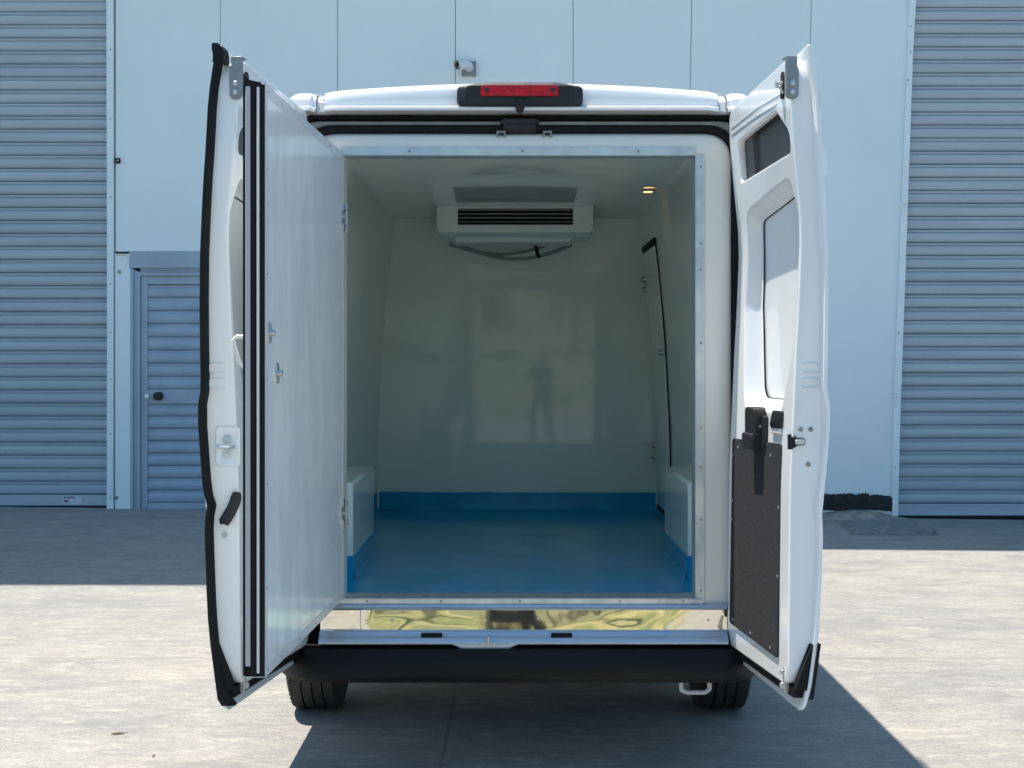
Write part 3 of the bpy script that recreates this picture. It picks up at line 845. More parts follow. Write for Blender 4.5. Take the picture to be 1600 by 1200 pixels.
tube(bm, [(-.78, 6.63, .35), (.78, 6.63, .35)], .06, 12)
obj('underbody', bm, M['under'], van)
bm = NB()
hk = rpoly([(.600, .37), (.603, .322), (.625, .314), (.69, .314), (.708, .325), (.706, .37)], [.0, .01, .01, .01, .01, 0], 4)
tube(bm, [Vector((p.x, 5.50, p.y)) for p in hk], .0085, 10)
obj('towing_eye', bm, M['extr'], van)
# wheels
def wheel(cx, y, s):
    wv = OFF.copy()
    prof = [(-.112, .22), (-.118, .26), (-.115, .30), (-.104, .332), (-.094, .343)]
    rib = []
    xs_ = [-.088, -.047, -.040, -.004, .004, .040, .047, .088]
    # ribs separated by grooves
    pr = list(prof)
    for a, b in ((-.090, -.049), (-.041, -.004), (.004, .041), (.049, .090)):
        pr += [(a - .001, .336), (a, .3485), (b, .3485), (b + .001, .336)]
    pr += [(-x, r) for x, r in reversed(prof)]
    bm = NB(); loops = []
    n = 72
    for k in range(n):
        t = k * 2 * math.pi / n
        loops.append([Vector((cx + x, y + math.cos(t) * r, .3485 + math.sin(t) * r)) for x, r in pr])
    loops.append(loops[0][:])
    loft(bm, loops, closed=False)
    # shoulder sipes
    for k in range(54):
        t = k * 2 * math.pi / 54
        for q in (-1, 1):
            c0 = Vector((cx + q * .104, y + math.cos(t) * .335, .3485 + math.sin(t) * .335)); c1 = Vector((cx + q * .088, y + math.cos(t) * .3475, .3485 + math.sin(t) * .3475))
            tube(bm, [c0, c1], .0035, 5)
    w_ = obj('wheel', bm, M['tyre'], van, sharp=30)
    bm = NB(); loops = []
    for x, r in ((s * .10, .225), (s * .085, .20), (s * .03, .17), (s * .04, .08), (s * .06, .05), (s * .06, .001)):
        loops.append([Vector((cx + x, y + math.cos(t) * r, .3485 + math.sin(t) * r)) for t in [k * math.pi / 16 for k in range(32)]])
    loft(bm, loops, True, False, True)
    loft(bm, [[Vector((cx - s * .10, y + math.cos(t) * r, .3485 + math.sin(t) * r)) for t in [k * math.pi / 16 for k in range(32)]] for r in (.225, .12)], True)
    obj('rim', bm, M['bracket'], w_)
for y in (6.63, 10.35):
    for s in (-1, 1): wheel(s * .895, y, s)

# --- rear doors
TOUT = [(.40, .030), (.443, .060), (.624, .085), (.668, .091), (.84, .100), (1.0, .105), (1.045, .102), (1.078, .096), (1.114, .107), (1.14, .112), (1.33, .127), (1.40, .129), (1.44, .122), (1.46, .118), (1.645, .1215), (1.855, .1225), (2.1, .112), (2.284, .099), (2.407, .093), (2.50, .080), (2.60, .060)]
TIN = [(.40, -.006), (.63, -.005), (1.13, 0), (1.26, .005), (1.37, .010), (1.55, .018), (1.73, .028), (1.945, .037), (2.045, .034), (2.2, .018), (2.385, .002), (2.6, -.002)]
tout = lambda z: interp(TOUT, z)
tin = lambda z: interp(TIN, z)
def rear_door(side, hx, hy, ang):
    du = Vector((side * math.sin(R(ang)), -math.cos(R(ang)), 0)); dn = Vector((side * math.cos(R(ang)), math.sin(R(ang)), 0))
    H = Vector((hx, hy, 0))
    def P(u, t, z): return H + du * u + dn * t + Vector((0, 0, z))
    bm = NB()
    ztop = lambda u: 2.490 + .075 * u / .745
    ol = rpoly([(0, .487), (.742, .487), (.742, ztop(.742) - .018), (.0, ztop(0))], [.05, .07, .075, .045], 8)
    sk = rpoly([(-.012, .418), (.774, .408), (.776, 2.588), (-.010, 2.508)], [.02, .015, .006, .02], 8)
    def res2(A, B, step):
        oa = []; ob = []
        for i in range(len(A)):
            j = (i + 1) % len(A); k_ = max(1, int((A[j] - A[i]).length / step))
            for q in range(k_): oa.append(A[i].lerp(A[j], q / k_)); ob.append(B[i].lerp(B[j], q / k_))
        return oa, ob
    ol, sk = res2(ol, sk, .06)
    sk_in = [a.lerp(b, .45) for a, b in zip(offs(ol, .010), sk)]
    uh = resample(rpoly([(.090, 2.208), (.715, 2.236), (.722, 2.31), (.585, 2.408), (.095, 2.372)], [.03, .03, .06, .05, .035], 6), .06)
    mh = resample(rpoly([(.16, 1.372), (.62, 1.372), (.725, 1.60), (.738, 2.04), (.675, 2.172), (.118, 2.108), (.098, 1.75)], [.09, .08, .1, .1, .07, .09, .2], 7), .06)
    def prs(b, fn): # warp pass after slicing
        geom = b.verts[:] + b.edges[:] + b.faces[:]
        for k in range(42):
            z = .44 + k * .052
            geom = b.verts[:] + b.edges[:] + b.faces[:]
            bmesh.ops.bisect_plane(b, geom=geom, plane_co=(0, 0, z), plane_no=(0, 0, 1))
        for v in b.verts: v.co = fn(v.co.x, v.co.z)
    b_in = NB(); fillpoly(b_in, [ol, uh, mh], lambda a, b: (a, 0, b)); prs(b_in, lambda u, z: P(u, tin(z), z))
    me = bpy.data.meshes.new('t'); b_in.to_mesh(me); b_in.free(); bm.from_mesh(me)
    def of(kb, kt, kh, kf):
        def fn(n_, d): return Vector((n_.x * d * (kf if n_.x > 0 else kh), n_.y * d * (kt if n_.y > 0 else kb)))
        return fn
    f1 = of(1, 1, .8, 1)
    lo = [[P(p.x, tin(p.y), p.y) for p in ol]]
    for d, dt in ((.0035, .0012), (.0060, .004), (.0075, .0085)):
        o2 = offs(ol, d, f1); lo.append([P(p.x, tin(p.y) + dt, p.y) for p in o2])
    o3 = offs(ol, .0085, f1)
    lo.append([P(p.x, tin(p.y) + .5 * (tout(p.y) - .02 - tin(p.y)), p.y) for p in o3])
    lo.append([P(p.x, tout(p.y) - .026, p.y) for p in o3])
    lo.append([P(p.x + .0, tout(p.y) - .020, p.y) for p in offs(ol, .010, f1)])
    fk = of(2.2, 1.0, .5, .9)
    lo.append([P(p.x, tout(p.y) - .017, p.y) for p in sk_in])
    lo.append([P(p.x, tout(p.y) - .012, p.y) for p in [a.lerp(b, .93) for a, b in zip(sk_in, sk)]])
    lo.append([P(p.x, tout(p.y) - .009, p.y) for p in sk])
    lo.append([P(p.x, tout(p.y) - .002, p.y) for p in sk])
    o5 = [a.lerp(b, .985) for a, b in zip(sk_in, sk)]
    lo.append([P(p.x, tout(p.y), p.y) for p in o5])
    loft(bm, lo, True)
    b_o = NB(); fillpoly(b_o, [o5], lambda a, b: (a, 0, b)); prs(b_o, lambda u, z: P(u, tout(z), z))
    me = bpy.data.meshes.new('t'); b_o.to_mesh(me); b_o.free(); bm.from_mesh(me)
    # hole rims
    lo = []
    for d, dt in ((0, 0), (-.004, .001), (-.007, .004), (-.008, .010), (-.008, .022), (-.004, .028)):
        lo.append([P(p.x, tin(p.y) + dt, p.y) for p in offs(uh, d)])
    loft(bm, lo, True)
    lo = []
    for d, dt in ((0, 0), (-.004, .001), (-.008, .004), (-.011, .010), (-.017, .024), (-.022, .040), (-.030, .052), (-.044, .056)):
        lo.append([P(p.x, tin(p.y) + dt * (tout(p.y) - tin(p.y)) / .088, p.y) for p in offs(mh, d)])
    loft(bm, lo, True)
    lo = []
    inn = offs(mh, -.047)
    fr_ = lambda p, k: tin(p.y) + k * (tout(p.y) - tin(p.y)) / .088
    b_w = NB(); fillpoly(b_w, [offs(mh, -.040)], lambda a, b: (a, 0, b)); prs(b_w, lambda u, z: P(u, fr_(Vector((u, z)), .062), z))
    me = bpy.data.meshes.new('t'); b_w.to_mesh(me); b_w.free(); bm.from_mesh(me)
    # two pressed ribs on the edge face and across the upper inner face
    for z in (1.535, 1.485):
        tq = tout(z) - .012
        tube(bm, [P(.752, tin(z) + .028, z + .008), P(.7535, tq - .018, z + .008), P(.7535, tq - .010, z + .004), P(.7535, tq - .010, z - .018), P(.7535, tq - .018, z - .022), P(.752, tin(z) + .028, z - .022)], .0028, 8)
    tube(bm, [P(.03, .0, 2.43), P(.35, .0, 2.448), P(.66, .0, 2.447)], .0035, 8, rz=.5)
    tube(bm, [P(.03, .0, 2.405), P(.35, .0, 2.42), P(.60, .0, 2.42)], .003, 8, rz=.5)
    dob = obj('rear_door', bm, M['paint'], van, sharp=38)
    bm = NB()
    sb_ = offs(uh, .012)
    fillpoly(bm, [sb_], lambda a, b: P(a, tin(b) + .045, b))
    box(bm, .10, .20, .028, .044, 2.19, 2.40, lambda u, t, z: P(u, tin(z) + t, z))
    obj('slot_shade', bm, M['cavity'], dob)  # dark sheet added behind the slot in place of the shade in there
    # gasket line round the pressed window blank
    bm = NB(); tube(bm, [P(p.x, fr_(p, .0585), p.y) for p in offs(mh, -.043)], .0028, 6, closed=True)
    obj('blank_gasket', bm, M['rubber'], dob)
    # bracket with two bolts on top of the free edge
    bm = NB()
    bp_ = rpoly([(-.019, 2.548), (.019, 2.548), (.019, 2.52), (.024, 2.508), (.024, 2.41), (-.018, 2.41)], [.0, .0, .01, .01, .02, .02], 6)
    bt_ = .002
    loft(bm, [[P(.750, p.x + bt_, p.y) for p in bp_], [P(.764, p.x + bt_, p.y) for p in bp_]], True, True, True)
    box(bm, 0, 0.001, 0, .001, 0, .001, lambda x, y, z: P(.72 + x * 45, bt_ - .019 + y * 38, 2.544 + z * 6))
    br = obj('edge_bracket', bm, M['bracket'], dob, bevel=.0015)
    bm = NB()
    for z in (2.462, 2.433): disc(bm, P(.764, bt_ + .003, z), du, .0085, .004, 14, .007); disc(bm, P(.768, bt_ + .003, z), du, .0045, .003, 8, .003)
    obj('bolts', bm, M['steel'], dob)
    # slot by the bracket
    bm = NB()
    sl_ = rpoly([(.655, 2.425), (.690, 2.425), (.695, 2.515), (.66, 2.515)], .016, 5)
    fillpoly(bm, [sl_], lambda a, b: P(a, -.004, b))
    loft(bm, [[P(p.x, -.004, p.y) for p in sl_], [P(p.x, .004, p.y) for p in sl_]], True)
    obj('rod_slot', bm, M['dark'], dob)
    bm = NB()
    disc(bm, P(.675, -.004, 2.473), -dn, .012, .02, 12); tube(bm, [P(.66, -.014, 2.478), P(.69, -.016, 2.463), P(.692, -.006, 2.44)], .004, 8)
    obj('rod_latch', bm, M['steel'], dob)
    # lower black corner seal
    bm = NB()
    zz = [.475, .50, .53, .565, .60, .625]
    tr_ = []
    for z in zz:
        tr_.append([P(.754, max(tin(z) + .016, tout(z) - .062 + (z - .475) * .27), z - .0), P(.775, max(tin(z) + .016, tout(z) - .055 + (z - .475) * .27), z), P(.775, tout(z) - .014, z), P(.754, tout(z) - .014, z)])
    loft(bm, tr_, True, True, True)
    box(bm, .02, .76, .010, .050, .448, .480, lambda u, t, z: P(u, t, z))
    obj('corner_seal', bm, M['rubber'], dob, bevel=.004)
    # lower keep bracket
    bm = NB()
    loft(bm, [[P(u, t, z) for u, t in ((.70, -.008), (.712, -.008), (.712, .01), (.70, .01))] for z in (.455, .47, .53, .54)], True, True, True)
    disc(bm, P(.70, -.006, .475), -du, .012, .012, 12); disc(bm, P(.70, -.006, .52), -du, .010, .010, 12)
    obj('keep', bm, M['steel'], dob, bevel=.002)
    return dob, P, du, dn
rd, P, du, dn = rear_door(1, .793, 5.575, 6.8)
rd['label'] = 'right rear door with black trim board and handle'
# trim board
bm = NB()
tbz = lambda z: -.0065 + (z - .56) * .0165
bp_ = rpoly([(.045, .570), (.648, .556), (.652, 1.275), (.045, 1.262)], .018, 4)
loft(bm, [[P(p.x, tbz(p.y) + .004, p.y) for p in bp_], [P(p.x, tbz(p.y) - .005, p.y) for p in bp_], [P(p.x, tbz(p.y) - .0065, p.y) for p in offs(bp_, -.003)]], True, False, True)
tb = obj('trim_board', bm, M['carpet'], rd, sharp=12)
bm = NB()
for (u, z) in ((.13, 1.232), (.54, 1.228), (.065, 1.20), (.065, 1.03), (.64, 1.06), (.065, .96), (.64, .83), (.10, .59), (.33, .582), (.57, .576)):
    disc(bm, P(u, tbz(z) - .0065, z), -dn, .0055, .0025, 12, .004)
obj('trim_studs', bm, M['steel'], rd)
# handle
bm = NB()
def hl(k0, t, r=.02, z0=1.262, z1=1.391, u0=.345, u1=.455): return [P(p.x, tin(1.3) + t, p.y) for p in rpoly([(u0 + k0, z0 + k0 * .6), (u1 - k0, z0 + k0 * .6), (u1 - k0, z1 - k0), (u0 + k0, z1 - k0 * .5)], r, 5)]
loft(bm, [hl(0, 0), hl(0, -.040), hl(.006, -.046)], True, False, True)
loft(bm, [hl(0, 0, .012, 1.243, 1.300, .335, .452), hl(0, -.048, .012, 1.243, 1.300, .335, .452), hl(.006, -.054, .012, 1.243, 1.300, .335, .452)], True, False, True)
loft(bm, [hl(0, 0, .008, 1.255, 1.362, .45, .482), hl(0, -.016, .008, 1.255, 1.362, .45, .482)], True, False, True)
obj('handle', bm, M['plastic'], rd, bevel=.003)
bm = NB(); disc(bm, P(.455, tin(1.28) - .020, 1.325), du, .005, .003, 12)
obj('handle_screw', bm, M['steel'], rd)
bm = NB()
hq = lambda k, t: [P(p.x, tin(1.35) + t, p.y) for p in rpoly([(.535 + k, 1.325 + k), (.645 - k, 1.325 + k), (.655 - k, 1.384 - k), (.565 + k, 1.384 - k)], .008, 4)]
loft(bm, [hq(0, 0), hq(0, -.012), hq(.006, -.016)], True, False, True)
obj('pull_pad', bm, M['plastic'], rd)
bm = NB(); box(bm, .54, .64, -.010, .0, 1.306, 1.326, lambda u, t, z: P(u, tin(z) + t, z)); obj('pad_plinth', bm, M['paint'], rd, bevel=.003)
# edge plugs and latch
for t_, z in ((.036, 1.327), (.070, 1.327), (.062, 1.212)):
    bm = NB(); disc(bm, P(.7515, t_, z), du, .0078, .003, 16, .006)
    obj('edge_plug', bm, M['bracket'], rd)
bm = NB()
lq = rpoly([(-.008, 1.262), (.004, 1.262), (.024, 1.275), (.05, 1.276), (.05, 1.298), (.024, 1.298), (.006, 1.312), (-.008, 1.312)], [.004, .004, .004, .009, .009, .004, .004, .004], 4)
loft(bm, [[P(.750, p.x, p.y) for p in lq], [P(.758, p.x, p.y) for p in lq]], True, True, True)
lt = obj('latch', bm, M['dark'], rd)
bm = NB()
lq = rpoly([(.014, 1.278), (.047, 1.279), (.047, 1.295), (.014, 1.294)], .006, 4)
loft(bm, [[P(.757, p.x, p.y) for p in lq], [P(.764, p.x, p.y) for p in lq]], True, True, True)
disc(bm, P(.758, .006, 1.306), du, .005, .006, 10)
obj('latch_tongue', bm, M['steel'], rd, bevel=.002)
# black weather strip at the lower outer edge
bm = NB()
loft(bm, [[P(u, tout(z) + t, z) for u, t in ((.742, .0), (.780, .0), (.780, .010), (.742, .010))] for z in (.445, .50, .56, .60, .626)], True, True, True)
obj('edge_rubber', bm, M['rubber'], rd)
# hinge caps on the outer face edge
bm = NB()
loft(bm, [[P(u, tout(z) + t, z) for u, t in ((.760, -.002), (.776, -.002), (.776, w_), (.760, w_))] for z, w_ in ((2.255, .002), (2.24, .008), (2.185, .016), (2.17, .012), (2.16, .001))], True, True, True)
obj('edge_clip', bm, M['paint'], rd)

ld, P, du, dn = rear_door(-1, -.805, 5.575, 9.5)
ld['label'] = 'left rear door with black rubber down its outer edge'
# full-height black rubber along the outer edge
bm = NB()
zl = [.425, .445, .47, .50, .55, .62, .70, .80, .90, 1.0, 1.045, 1.078, 1.114, 1.16, 1.25, 1.34, 1.41, 1.45, 1.5, 1.6, 1.75, 1.9, 2.05, 2.15, 2.25, 2.32, 2.38, 2.45, 2.52, 2.548]
lo = []
for z in zl:
    wv = .021 if z > .6 else .021 + (.6 - z) * .13
    lo.append([P(.748, tout(z) - wv, z), P(.772, tout(z) - wv, z), P(.784, tout(z) - wv * .6, z), P(.784, tout(z) - .002, z), P(.774, tout(z) + .003, z), P(.748, tout(z) + .003, z)])
loft(bm, lo, True, True, True)
loft(bm, [[P(u, tout(z) + t, z) for u, t in ((.73, a), (.785, a), (.785, b), (.73, b))] for z, a, b in ((2.530, -.035, .002), (2.555, -.030, .006), (2.575, -.022, .014), (2.592, -.002, .017))], True, True, True)
obj('edge_rubber', bm, M['rubber'], ld, sharp=50)
# striker pocket
bm = NB()
pk = lambda k, du_: [P(.7515 + du_, p.x, p.y) for p in rpoly([(.004 + k, 1.215 + k), (.068 - k, 1.215 + k), (.068 - k, 1.327 - k), (.004 + k, 1.327 - k)], .014, 5)]
loft(bm, [pk(-.010, .0), pk(-.007, .0035), pk(-.001, .0035), pk(.003, .001)], True, False, True)
ps = obj('striker_pocket', bm, M['paint'], ld)
bm = NB()
for z in (1.294, 1.247): disc(bm, P(.7525, .036, z), du, .016, .005, 18, .014); disc(bm, P(.757, .036, z), du, .008, .003, 6, .006)
obj('striker_bolts', bm, M['galv'], ld)
bm = NB(); tube(bm, [P(.752, .068, 1.270), P(.778, .066, 1.270), P(.782, .050, 1.270), P(.782, .02, 1.270), P(.774, .014, 1.270), P(.752, .014, 1.270)], .0055, 10)
obj('striker', bm, M['steel'], ld)
# curved black guide
bm = NB()
cpts = []
for k in range(11):
    a = k / 10
    cpts.append((.046 - .045 * math.sin(a * 1.5) ** 1.0, 1.022 + .100 * a))
tube(bm, [P(.762, t_, z) for t_, z in cpts], [.019] * 9 + [.017, .013], 14, rz=.7)
obj('guide_block', bm, M['plastic'], ld)
bm = NB(); disc(bm, P(.776, .046, 1.026), du, .009, .004, 14); obj('guide_hole', bm, M['dark'], ld)
bm = NB(); disc(bm, P(.7515, .046, .979), du, .0095, .004, 16, .008); disc(bm, P(.755, .046, .979), du, .0055, .003, 10); obj('edge_bolt', bm, M['steel'], ld)

# --- insulated inner door, swung open on the left
S0 = Vector((-.6704, 5.600, 0)); S1 = Vector((-.7335, 4.19, 0)); LEN = (S1 - S0).length
ds = (S1 - S0).normalized(); dw = Vector((ds.y, -ds.x, 0))
if dw.x > 0: dw = -dw
def Q(s, w, z): return S0 + ds * s + dw * w + Vector((0, 0, z))
Zb, Zt = .652, 2.339
bm = NB(); box(bm, .004, LEN - .016, .0, .055, Zb, Zt, lambda a, b, c: Q(a, b, c))
idr = obj('insulated_door', bm, M['leaf'], van, bevel=.002, label='white insulated inner door swung open on the left')
bm = NB()
tw = .0016
box(bm, .002, LEN - .002, -tw, .0, Zt - .030, Zt + .0015, lambda a, b, c: Q(a, b, c))
box(bm, .002, LEN - .002, -tw, .056, Zt + .0003, Zt + .0018, lambda a, b, c: Q(a, b, c))
box(bm, .002, LEN - .002, -tw, .0, Zb - .0015, Zb + .027, lambda a, b, c: Q(a, b, c))
box(bm, .002, LEN - .002, -tw, .056, Zb - .002, Zb - .0003, lambda a, b, c: Q(a, b, c))
box(bm, .0, .026, -tw * .8, .0, Zb + .0275, Zt - .0305, lambda a, b, c: Q(a, b, c))
box(bm, LEN - .035, LEN - .002, -tw * .8, .0, Zb + .0275, Zt - .0305, lambda a, b, c: Q(a, b, c))
obj('edge_trim', bm, M['wext'], idr)
bm = NB()
for a in (.05, .33, .62, .90, 1.18, 1.38):
    for z in (Zt - .015, Zb + .013): disc(bm, Q(a, -tw, z), -dw, .0045, .002, 10)
for z in (.9, 1.2, 1.5, 1.8, 2.1): disc(bm, Q(LEN - .02, -tw, z), -dw, .004, .002, 10); disc(bm, Q(.012, -tw, z), -dw, .004, .002, 10)
obj('rivets', bm, M['steel'], idr)
bm = NB()   # seals on the free edge
sealx = lambda w, r, s: tube(bm, [Q(LEN + s, w, Zb + .004), Q(LEN + s, w, Zt - .004)], r, 12)
box(bm, LEN - .016, LEN - .010, -.0005, .0645, Zb, Zt, lambda a, b, c: Q(a, b, c))
sealx(.0075, .0078, -.006); sealx(.0345, .0075, -.006); sealx(.060, .0045, -.006); sealx(.0285, .006, -.008)
obj('edge_seal', bm, M['rubber'], idr)
bm = NB(); box(bm, LEN - .010, LEN + .002, .0415, .0560, Zb + .03, Zt - .003, lambda a, b, c: Q(a, b, c)); obj('edge_profile', bm, M['extr'], idr, bevel=.002)
bm = NB(); box(bm, LEN - .010, LEN + .001, .0155, .0235, Zb + .01, Zt - .006, lambda a, b, c: Q(a, b, c)); obj('edge_profile', bm, M['wext'], idr, bevel=.0015)
bm = NB()   # gasket frame on the outer face
for z in (Zb + .01, Zt - .01): tube(bm, [Q(.03, .060, z), Q(LEN - .02, .060, z)], .008, 10)
tube(bm, [Q(.03, .060, Zb), Q(.03, .060, Zt)], .008, 10)
obj('outer_gasket', bm, M['rubber'], idr)
# catches
def catch(s, z, k=1.0):
    bm = NB()
    cp = rpoly([(s - .012 * k, z - .030 * k), (s + .012 * k, z - .030 * k), (s + .022 * k, z), (s + .012 * k, z + .030 * k), (s - .012 * k, z + .030 * k), (s - .020 * k, z)], .006, 3)
    loft(bm, [[Q(p.x, 0, p.y) for p in cp], [Q(p.x, -.004, p.y) for p in cp], [Q(p.x, -.005, p.y) for p in offs(cp, -.002)]], True, False, True)
    disc(bm, Q(s, -.004, z), -dw, .010, .014, 14, .007); box(bm, s - .03 * k, s + .004, -.014, -.006, z - .004, z + .004, lambda a, b, c: Q(a, b, c))
    obj('catch', bm, M['steel'], idr)
catch(LEN - .055, WZ(520, 4.25)); catch(LEN - .165, WZ(583, 4.36))
def hinge(z):
    bm = NB()
    for q in (-.036, .036):
        disc(bm, Q(.01, -.008, z + q), -dw, .010, .01, 12)
        box(bm, -.018, .035, -.006, .0, z + q - .011, z + q + .011, lambda a, b, c: Q(a, b, c))
    tube(bm, [Q(.004, -.010, z - .055), Q(.004, -.010, z + .055)], .006, 10)
    box(bm, .01, .075, -.005, .0, z - .02, z + .02, lambda a, b, c: Q(a, b, c))
    disc(bm, Q(.06, -.004, z), -dw, .009, .012, 10)
    obj('hinge', bm, M['steel'], idr, bevel=.001)
hinge(WZ(341, 5.6)); hinge(WZ(800, 5.6))
bm = NB()
hz = (WZ(526, 4.27), WZ(573, 4.27))
tube(bm, [Q(1.325, .055, hz[0]), Q(1.33, .100, hz[0]), Q(1.33, .110, hz[0] - .010), Q(1.33, .106, hz[0] - .03), Q(1.33, .092, hz[1] + .012), Q(1.33, .082, hz[1]), Q(1.325, .055, hz[1])], .0062, 12)
obj('grab_handle', bm, M['cream'], idr)
bm = NB()
loft(bm, [[Q(s_, w_, z_) for w_, z_ in ((.062, 2.333), (.062, 2.372), (.045, 2.352), (.012, 2.345), (.010, 2.333))] for s_ in (LEN - .028, LEN + .002)], True, True, True)
obj('top_cap', bm, M['rubber'], idr)
if 0: obj('grab_handle', bm, M['cream'], idr)
OFF = Vector((0, 0, 0))

# ------------------------------------------------------------------ behind the camera (only in reflections): trees
def tree(x, y, h, r, lab, seed):
    rnd = random.Random(seed)
    zb = 0.10 * max(0, -y - 8)
    t = empty('tree', (x, y, zb), lab, 'tree', 'trees on the grass bank')
    bm = NB(); top = Vector((x + .3, y, zb + h * .75))
    tube(bm, [(x, y, zb - .3), (x + .1, y, zb + h * .3), top], [.2, .14, .05], 10)
    for k in range(7):
        a = rnd.random() * 6.28; z = zb + h * (.3 + .06 * k)
        tube(bm, [(x + .1, y, z), (x + math.cos(a) * r * .6, y + math.sin(a) * r * .6, z + h * .2)], [.07, .02], 6)
    obj('trunk', bm, M['bark'], t)
    bm = NB()
    cl_ = [(Vector((rnd.gauss(0, 1), rnd.gauss(0, 1), rnd.gauss(0, .8))).normalized() * r * rnd.random() ** .5) for _ in range(26)]
    for _ in range(2600):
        c = rnd.choice(cl_); p = Vector((x, y, zb + h * .68)) + c + Vector((rnd.gauss(0, 1), rnd.gauss(0, 1), rnd.gauss(0, 1))) * r * .22
        a = Vector((rnd.gauss(0, 1), rnd.gauss(0, 1), rnd.gauss(0, 1))).normalized() * .13; b = a.orthogonal().normalized() * .08
        vs = [bm.verts.new(q) for q in (p - a, p + b, p + a, p - b)]; bm.faces.new(vs)
    obj('crown', bm, M['foliage'], t)
for k, (x, y, h, r) in enumerate(((-9, -24, 6, 2.3), (-4.5, -28, 5, 2), (1.5, -30, 7, 2.6), (7, -25, 5.5, 2.2), (12, -29, 6.5, 2.5))):
    tree(x, y, h, r, 'green broad-leaved tree on the grass bank, number %s from the left' % ['one', 'two', 'three', 'four', 'five'][k], 20 + k)

# ------------------------------------------------------------------ the photographer (reflected in the lining)
pr_ = empty('person', (0.0, -.46, 0), 'person in dark clothes standing behind the viewpoint and holding up a phone with both hands', 'person')
def skinned(name, pts, edges, m, parent, sub=2):
    me = bpy.data.meshes.new(name); org = ORG[parent.name]
    me.from_pydata([Vector(p[:3]) - org for p in pts], edges, [])
    o = bpy.data.objects.new(name, me); C.objects.link(o); o.parent = parent; ORG[o.name] = org
    me.materials.append(m)
    sk_ = o.modifiers.new('skin', 'SKIN'); sk_.use_smooth_shade = True
    for i, p in enumerate(pts):
        rr_ = p[3]; me.skin_vertices[0].data[i].radius = (rr_, p[4] if len(p) > 4 else rr_)
    me.skin_vertices[0].data[0].use_root = True
    ss = o.modifiers.new('sub', 'SUBSURF'); ss.levels = sub; ss.render_levels = sub
    return o
Y = -.46
pts = [(0, Y, .95, .15, .11), (0, Y, 1.15, .135, .10), (0, Y, 1.36, .16, .11), (0, Y, 1.46, .06), (0, Y + .01, 1.53, .052),
       (.17, Y, 1.40, .062), (.25, Y + .10, 1.19, .047), (.085, Y + .36, 1.44, .030), (.052, Y + .41, 1.49, .026),
       (-.17, Y, 1.40, .062), (-.25, Y + .10, 1.19, .047), (-.085, Y + .36, 1.44, .030), (-.052, Y + .41, 1.49, .026),
       (.10, Y, .86, .088), (.15, Y + .02, .48, .062), (.19, Y, .10, .042), (.20, Y + .10, .045, .042), (.205, Y + .17, .035, .035),
       (-.10, Y, .86, .088), (-.15, Y + .02, .48, .062), (-.19, Y, .10, .042), (-.20, Y + .10, .045, .042), (-.205, Y + .17, .035, .035)]
ed = [(0, 1), (1, 2), (2, 3), (3, 4), (2, 5), (5, 6), (6, 7), (7, 8), (2, 9), (9, 10), (10, 11), (11, 12), (0, 13), (13, 14), (14, 15), (15, 16), (16, 17), (0, 18), (18, 19), (19, 20), (20, 21), (21, 22)]
skinned('clothing', pts, ed, M['cloth'], pr_)
bm = NB()
hd = [(1.535, .055, .055, .01), (1.56, .062, .078, .02), (1.60, .072, .092, .015), (1.65, .078, .100, .005), (1.70, .077, .100, 0), (1.745, .066, .088, -.003), (1.775, .040, .058, -.005), (1.786, .010, .015, -.005)]
loft(bm, [[Vector((math.cos(t) * a, Y + .02 + d + math.sin(t) * b, z)) for t in [k * math.pi / 10 for k in range(20)]] for z, a, b, d in hd], True, True, True)
loft(bm, [[Vector((x, Y + y, z)) for x, y, z in ((-.014, .11, 1.625), (.014, .11, 1.625), (.006, .112, 1.665), (-.006, .112, 1.665))], [Vector((x, Y + y, z)) for x, y, z in ((-.008, .142, 1.63), (.008, .142, 1.63), (.004, .118, 1.668), (-.004, .118, 1.668))]], True, True, True)
for q in (-1, 1): tube(bm, [(q * .078, Y + .02, 1.63), (q * .086, Y + .012, 1.655), (q * .080, Y + .015, 1.68)], [.008, .012, .008], 8)
obj('head', bm, M['skin'], pr_, sharp=80)
for q in (-1, 1):
    bm = NB()
    # palm, four unequal fingers closed round the phone, thumb on the back edge
    tube(bm, [(q * .056, Y + .405, 1.485), (q * .050, Y + .428, 1.512), (q * .047, Y + .440, 1.545)], [.024, .028, .022], 12, rz=.6)
    for k, (z, L_) in enumerate(((1.502, .040), (1.522, .050), (1.543, .053), (1.563, .046))):
        tube(bm, [(q * .050, Y + .432, z), (q * .052, Y + .452 + .01, z + .004), (q * (.048 - L_ * .25), Y + .462, z + .006), (q * (.046 - L_ * .5), Y + .458, z + .006)], [.0095, .009, .0082, .0065], 8)
    tube(bm, [(q * .048, Y + .415, 1.505), (q * .040, Y + .428, 1.535), (q * .026, Y + .432, 1.552)], [.012, .0105, .008], 8)
    obj('hand', bm, M['skin'], pr_, sharp=80)
bm = NB()
loft(bm, [[Vector((math.cos(t) * a, Y + .02 + d + math.sin(t) * b, z)) for t in [k * math.pi / 10 for k in range(20)]] for z, a, b, d in ((1.66, .080, .07, -.035), (1.70, .083, .098, -.012), (1.75, .074, .094, -.006), (1.785, .046, .064, -.006), (1.797, .012, .018, -.005))], True, True, True)
obj('hair', bm, M['hair'], pr_)
bm = NB(); box(bm, -.038, .038, -.022, -.013, 1.468, 1.612)
ph = obj('phone', bm, M['phone'], bevel=.003); recenter(ph, (0, -.018, 1.468))
tag(ph, 'silver smartphone held upright in both hands of the standing person', 'phone')

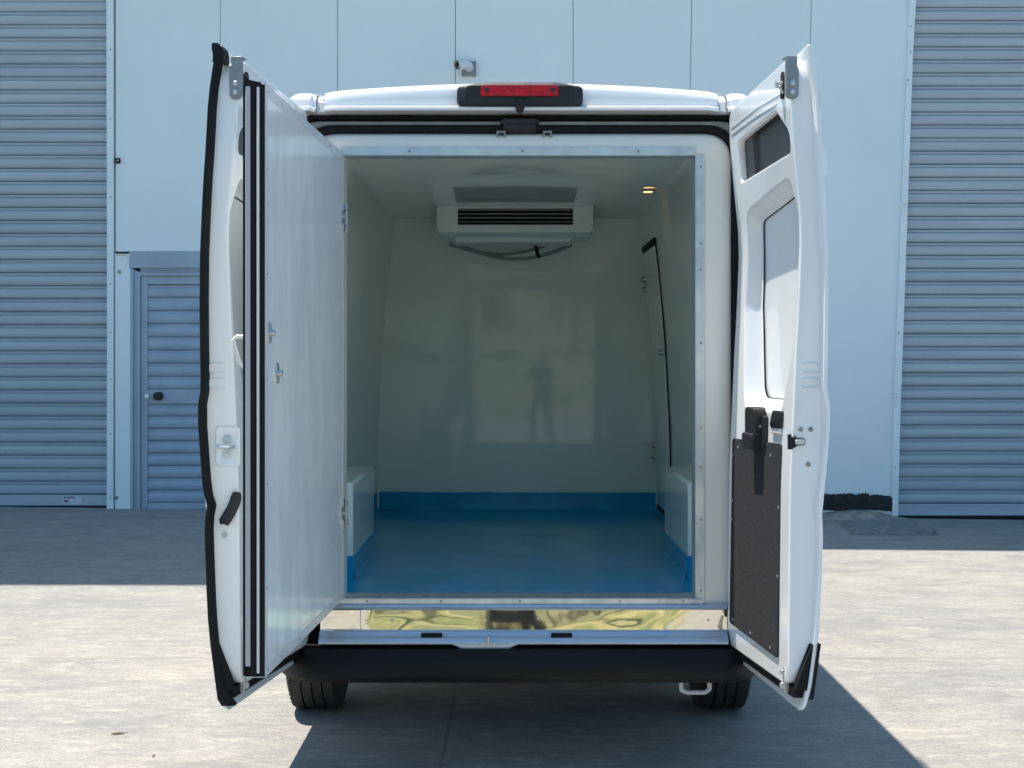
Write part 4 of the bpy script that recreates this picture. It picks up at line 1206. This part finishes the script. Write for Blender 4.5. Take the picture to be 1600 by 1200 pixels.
# ------------------------------------------------------------------ every screw, rivet and plug its own part
def split_pieces(o, newname, tol=.004):
    me = o.data; n = len(me.vertices); par = list(range(n))
    def find(a):
        while par[a] != a: par[a] = par[par[a]]; a = par[a]
        return a
    for e in me.edges: par[find(e.vertices[0])] = find(e.vertices[1])
    groups = {}
    for i in range(n): groups.setdefault(find(i), []).append(i)
    cl = []
    for g_ in groups.values():
        co_ = [me.vertices[i].co for i in g_]
        cl.append([set(g_), [min(c[k] for c in co_) for k in range(3)], [max(c[k] for c in co_) for k in range(3)]])
    merged = True
    while merged:
        merged = False
        for a in range(len(cl)):
            for b in range(a + 1, len(cl)):
                if all(cl[a][1][k] <= cl[b][2][k] + tol and cl[b][1][k] <= cl[a][2][k] + tol for k in range(3)):
                    cl[a] = [cl[a][0] | cl[b][0], [min(cl[a][1][k], cl[b][1][k]) for k in range(3)], [max(cl[a][2][k], cl[b][2][k]) for k in range(3)]]
                    cl.pop(b); merged = True; break
            if merged: break
    src = bmesh.new(); src.from_mesh(me)
    for c in cl:
        b = src.copy(); b.verts.ensure_lookup_table()
        bmesh.ops.delete(b, geom=[v for v in b.verts if v.index not in c[0]], context='VERTS')
        m2 = bpy.data.meshes.new(newname); b.to_mesh(m2); b.free()
        m2.materials.append(me.materials[0]); m2.set_sharp_from_angle(angle=R(35))
        o2 = bpy.data.objects.new(newname, m2); C.objects.link(o2); o2.parent = o.parent; o2.location = o.location
        for md in o.modifiers:
            d_ = o2.modifiers.new('bevel', 'BEVEL'); d_.width = md.width; d_.segments = 2; d_.limit_method = 'ANGLE'
    src.free(); bpy.data.objects.remove(o)
ren = {'rivets': 'rivet', 'trim_studs': 'trim_stud', 'bolts': 'bolt', 'striker_bolts': 'bolt', 'lens_screw': 'lens_screw', 'spring_clip': 'spring_clip', 'screw_plate': 'screw_plate', 'roof_channel': 'roof_channel', 'outer_gasket': None, 'edge_seal': None}
for o in [o for o in bpy.data.objects if o.type == 'MESH' and ren.get(o.name.split('.')[0])]:
    split_pieces(o, ren[o.name.split('.')[0]])
